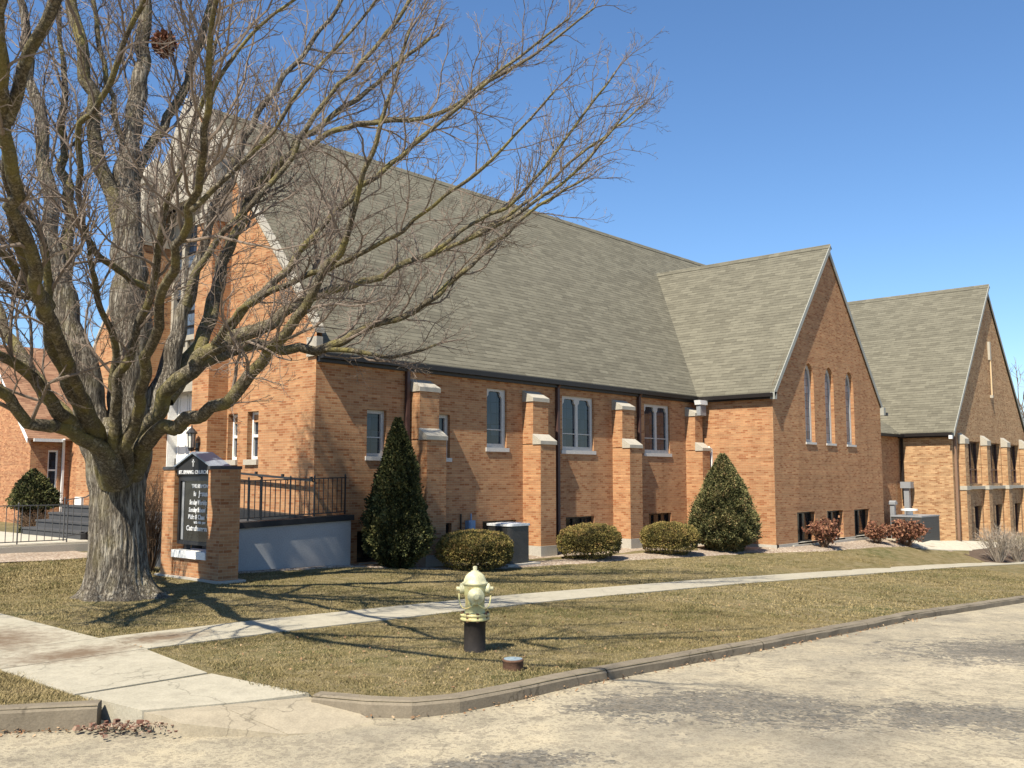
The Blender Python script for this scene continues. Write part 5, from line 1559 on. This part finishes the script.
def grow(p, d, L, r, lev, out):
    """one shoot: wanders, turns up to the light, carries its own side shoots"""
    n = max(4, int(L / .16)) if lev < 2 else max(3, int(L / .12))
    pts = [p]; st = L / n
    for k in range(n):
        d = norm(d + trng.normal(0, .17 + .03 * lev, 3) + np.array([0, 0, .05]))
        p = p + d * st; pts.append(p)
    pts = np.array(pts); rad = r * (1 - .72 * np.linspace(0, 1, n + 1)); rad = np.maximum(rad, .0026)
    out.tube(pts, rad, 6 if r > .02 else (4 if r > .007 else 3), False)
    if lev >= MAXLEV: return
    k0 = .18
    gap = (.17, .115, .095, .10)[lev]
    m = max(2, int(L * (1 - k0) / gap)); side = trng.uniform(0, 6.28)
    for j in range(m):
        t = k0 + (1 - k0) * (j + trng.uniform(.2, .8)) / m; i = min(int(t * n), n - 1)
        q = pts[i] + (pts[i + 1] - pts[i]) * (t * n - i); dd = norm(pts[i + 1] - pts[i])
        l2 = L * (.62 - .38 * t) * trng.uniform(.55, 1.15)
        if l2 < .05: continue
        side += math.pi * trng.uniform(.75, 1.25)
        s = np.cross(dd, [.1, .2, 1]); s = norm(s); u = np.cross(s, dd)
        lat = s * math.cos(side) + u * math.sin(side)
        an = trng.uniform(.5, .95)
        nd = norm(dd * math.cos(an) + lat * math.sin(an) + np.array([0, 0, .18]))
        rr_ = max(np.interp(t, [0, 1], [rad[0], rad[-1]]) * trng.uniform(.45, .7), .0022)
        grow(q, nd, l2, rr_, lev + 1, out)


def sprout(S, seed, t0=.3, dens=1.0):
    L = np.r_[0, np.cumsum(np.linalg.norm(np.diff(S[:, :3], axis=0), axis=1))]; tot = L[-1]
    d = t0 * tot; side = trng.uniform(0, 6.28)
    while d < tot:
        rl = np.interp(d, L, S[:, 3])
        i = min(np.searchsorted(L, d), len(S) - 1); q = np.array([np.interp(d, L, S[:, c]) for c in range(3)]); dd = norm(S[i, :3] - S[max(i - 1, 0), :3])
        side += math.pi * trng.uniform(.7, 1.3)
        s = norm(np.cross(dd, [.15, .1, 1])); u = np.cross(s, dd); lat = s * math.cos(side) + u * math.sin(side)
        an = trng.uniform(.4, .9)
        o2 = q[:2] - axis_xy; o2 = o2 / max(np.linalg.norm(o2), .3)
        nd = norm(dd * math.cos(an) + lat * math.sin(an) + np.array([o2[0] * .18, o2[1] * .18, .22]))
        ln = (.7 + 15 * min(rl, .09)) * trng.uniform(.55, 1.25)
        if trng.random() < .25: ln *= .45
        r0 = min(rl * .5, .004 + ln * .011)
        grow(q, nd, ln, max(r0, .004), 1 if ln > .9 else 2, crown)
        d += (.13 + 1.1 * rl) * trng.uniform(.6, 1.4) / dens
    e = norm(S[-1, :3] - S[-3, :3])
    for _ in range(3):
        grow(S[-1, :3], norm(e + trng.normal(0, .3, 3)), trng.uniform(.5, .9), max(S[-1, 3] * .7, .005), 1, crown)


LIMBS['X1'] = np.array([(4.9, 12.0, 3.0, .075), (4.1, 10.6, 3.7, .07), (3.3, 9.3, 4.4, .062), (2.6, 7.8, 5.2, .055), (2.2, 6.2, 6.0, .045), (2.0, 4.8, 6.9, .03), (1.9, 3.6, 7.8, .015)])  # X limbs: added, mostly out of view, to cast branch shadows on the ground
LIMBS['X2'] = np.array([(2.8, 6.6, 6.2, .045), (3.1, 6.1, 6.8, .042), (3.6, 5.6, 7.5, .036), (4.2, 5.1, 8.2, .028), (4.9, 4.6, 8.9, .015)])
LIMBS['X3'] = np.array([(2.9, 8.4, 4.9, .05), (2.9, 7.2, 5.9, .045), (3.1, 6.1, 6.9, .04), (3.5, 5.2, 7.9, .03), (4.0, 4.4, 8.8, .015)])
for k, (nm, rows) in enumerate(LIMBS.items()):
    P = rows if nm[0] == 'X' else limb_pts(rows, .78 if nm in ('E', 'U', 'S') else 1.0)
    if nm == 'L': limbL = spline(P, 7)
    if nm == 'E': limbE = spline(P, 7)
    if nm in ('X1', 'X2'):
        src = limbL if nm == 'X1' else limbE
        q = src[np.argmin(np.abs(src[:, 2] - (2.6 if nm == 'X1' else 6.2)))]
        P[0] = (*q[:3], P[0][3])
    if nm == 'X1': limbX = P
    if nm == 'X3': P[0] = (*(limbX[2][:3] * .5 + limbX[3][:3] * .5), P[0][3])
    S = spline(P, 7)
    nz = np.random.default_rng(100 + k)
    L = np.r_[0, np.cumsum(np.linalg.norm(np.diff(S[:, :3], axis=0), axis=1))]
    kn = np.arange(0, L[-1] + .5, .27)
    for c in range(3):
        w = np.interp(L, kn, nz.normal(0, 1, len(kn))) * np.minimum(.03, S[:, 3] * .6) * np.minimum(1, L / .8)
        S[:, c] += w
    b = MB()
    big = S[0, 3] > .12
    lumpy_tube(b, S, 22 if big else 12, .07 if big else .06, 13 if nm in 'AB' else 0, 200 + k)
    b.build('limb', M['bark'] if nm in 'ABF' else M['bark_limb'], maple, True)
    t0 = .4 if nm in 'ABLKJEFGHI' else .2
    if nm in ('H', 'I', 'G'): t0 = .32
    MAXLEV = 3 if nm in ('E', 'L', 'O', 'S', 'U', 'J', 'K', 'X1', 'X2', 'X3') else 4
    sprout(S, k, t0, .5 if nm[0] in 'XL' else .85 if nm in ('E', 'E2', 'L', 'O', 'S', 'U', 'K', 'J') else (.85 if nm not in ('A', 'B', 'C') else .6))
cr_ = crown.build('twigs', M['twig'], maple, False, False)
cr_['kind'] = 'stuff'
print('twig verts', len(crown.v))

# squirrel nest caught in the fork
np0 = unproject(164, 44, TD * math.cos(PITCH) + .45 + .6)
V = []
nr = np.random.default_rng(3)
u = nr.normal(size=(900, 3)); u /= np.linalg.norm(u, axis=1)[:, None]
P = np0 + u * (nr.uniform(.2, 1.5, 900) ** .7)[:, None] * np.array([.12, .12, .14])
nest = tri_mesh('squirrel_nest', leaves(P, u, .09, .3, 1.6), M['redleaf'], None, nr.uniform(.1, .7, 900), 4)
tag(nest, 'brown leaf nest caught high in a fork of the bare maple', 'nest')

# ------------------------------------------------------------------ far trees
def far_tree(c, h, label, seed):
    x, y, z0 = c; r = np.random.default_rng(seed); root = empty('distant_tree', (x, y, z0), label, 'tree', 'leafless trees in the distance')
    b = MB(); b.tube([(x, y, z0 - .2), (x + .1, y, z0 + h * .25), (x, y + .1, z0 + h * .5)], [h * .03, h * .022, h * .014], 8); b.build('trunk', M['bark'], root)
    t = MB()
    def br(p, d, L, rad, lev):
        q = p + d * L; m = (p + q) / 2 + r.normal(0, L * .06, 3); t.tube([p, m, q], [rad, rad * .8, rad * .55], 4 if lev < 2 else 3, False)
        if lev == 5: return
        for _ in range(3 if lev < 4 else 4):
            nd = norm(d + r.normal(0, .48, 3) + np.array([0, 0, .2])); f = r.uniform(.45, 1); br(p + (q - p) * f, nd, L * r.uniform(.55, .8), rad * .55, lev + 1)
    for k in range(5):
        a = k * 1.26; br(np.array([x, y, z0 + h * (.22 + .06 * k)]), norm(np.array([math.cos(a) * .7, math.sin(a) * .7, 1])), h * .26, h * .011, 1)
    t.build('crown', M['twig'], root, False, False)


far_tree((72.0, 18.2, -2.5), 13.5, 'hazy leafless tree beyond the hall at the far right', 61)
far_tree((97.0, 24.0, -2.5), 13, 'more distant leafless tree beyond the hall roof', 64)
far_tree((20.0, 66.0, 0), 10.5, 'leafless tree showing above the brown house roof', 62)
far_tree((10.0, 62.0, 0), 9.5, 'leafless tree at the left edge, behind the brown house', 63)
# ------------------------------------------------------------------ daylight
TO_SUN = Vector((-1, -.22, 1.35)).normalized()
sd = bpy.data.lights.new('sun', 'SUN'); sd.energy = 5.0; sd.angle = R(.53); sd.color = (1, .925, .79)
so = bpy.data.objects.new('sun', sd); so.location = (-20, -5, 30)
so.rotation_euler = TO_SUN.to_track_quat('Z', 'Y').to_euler(); COL.objects.link(so)
w = bpy.data.worlds.new('World'); scene.world = w; w.use_nodes = True
nt = w.node_tree; bg = nt.nodes['Background']
sky = nt.nodes.new('ShaderNodeTexSky'); sky.sky_type = 'NISHITA'; sky.sun_disc = False
sky.sun_elevation = math.asin(TO_SUN.z); sky.sun_rotation = math.atan2(TO_SUN.x, TO_SUN.y)
sky.altitude = 200; sky.air_density = 1.0; sky.dust_density = .25; sky.ozone_density = 6.0
hs = nt.nodes.new('ShaderNodeHueSaturation'); hs.inputs['Saturation'].default_value = 1.07; hs.inputs['Value'].default_value = 1.0
nt.links.new(sky.outputs[0], hs.inputs['Color']); nt.links.new(hs.outputs[0], bg.inputs[0]); bg.inputs[1].default_value = .092
vs = scene.view_settings
vs.view_transform = 'Standard'; vs.look = 'None'; vs.exposure = .95; vs.gamma = 1; vs.use_curve_mapping = False
scene.cycles.use_denoising = True
scene.cycles.max_bounces = 5
scene.cycles.diffuse_bounces = 3
scene.cycles.glossy_bounces = 2
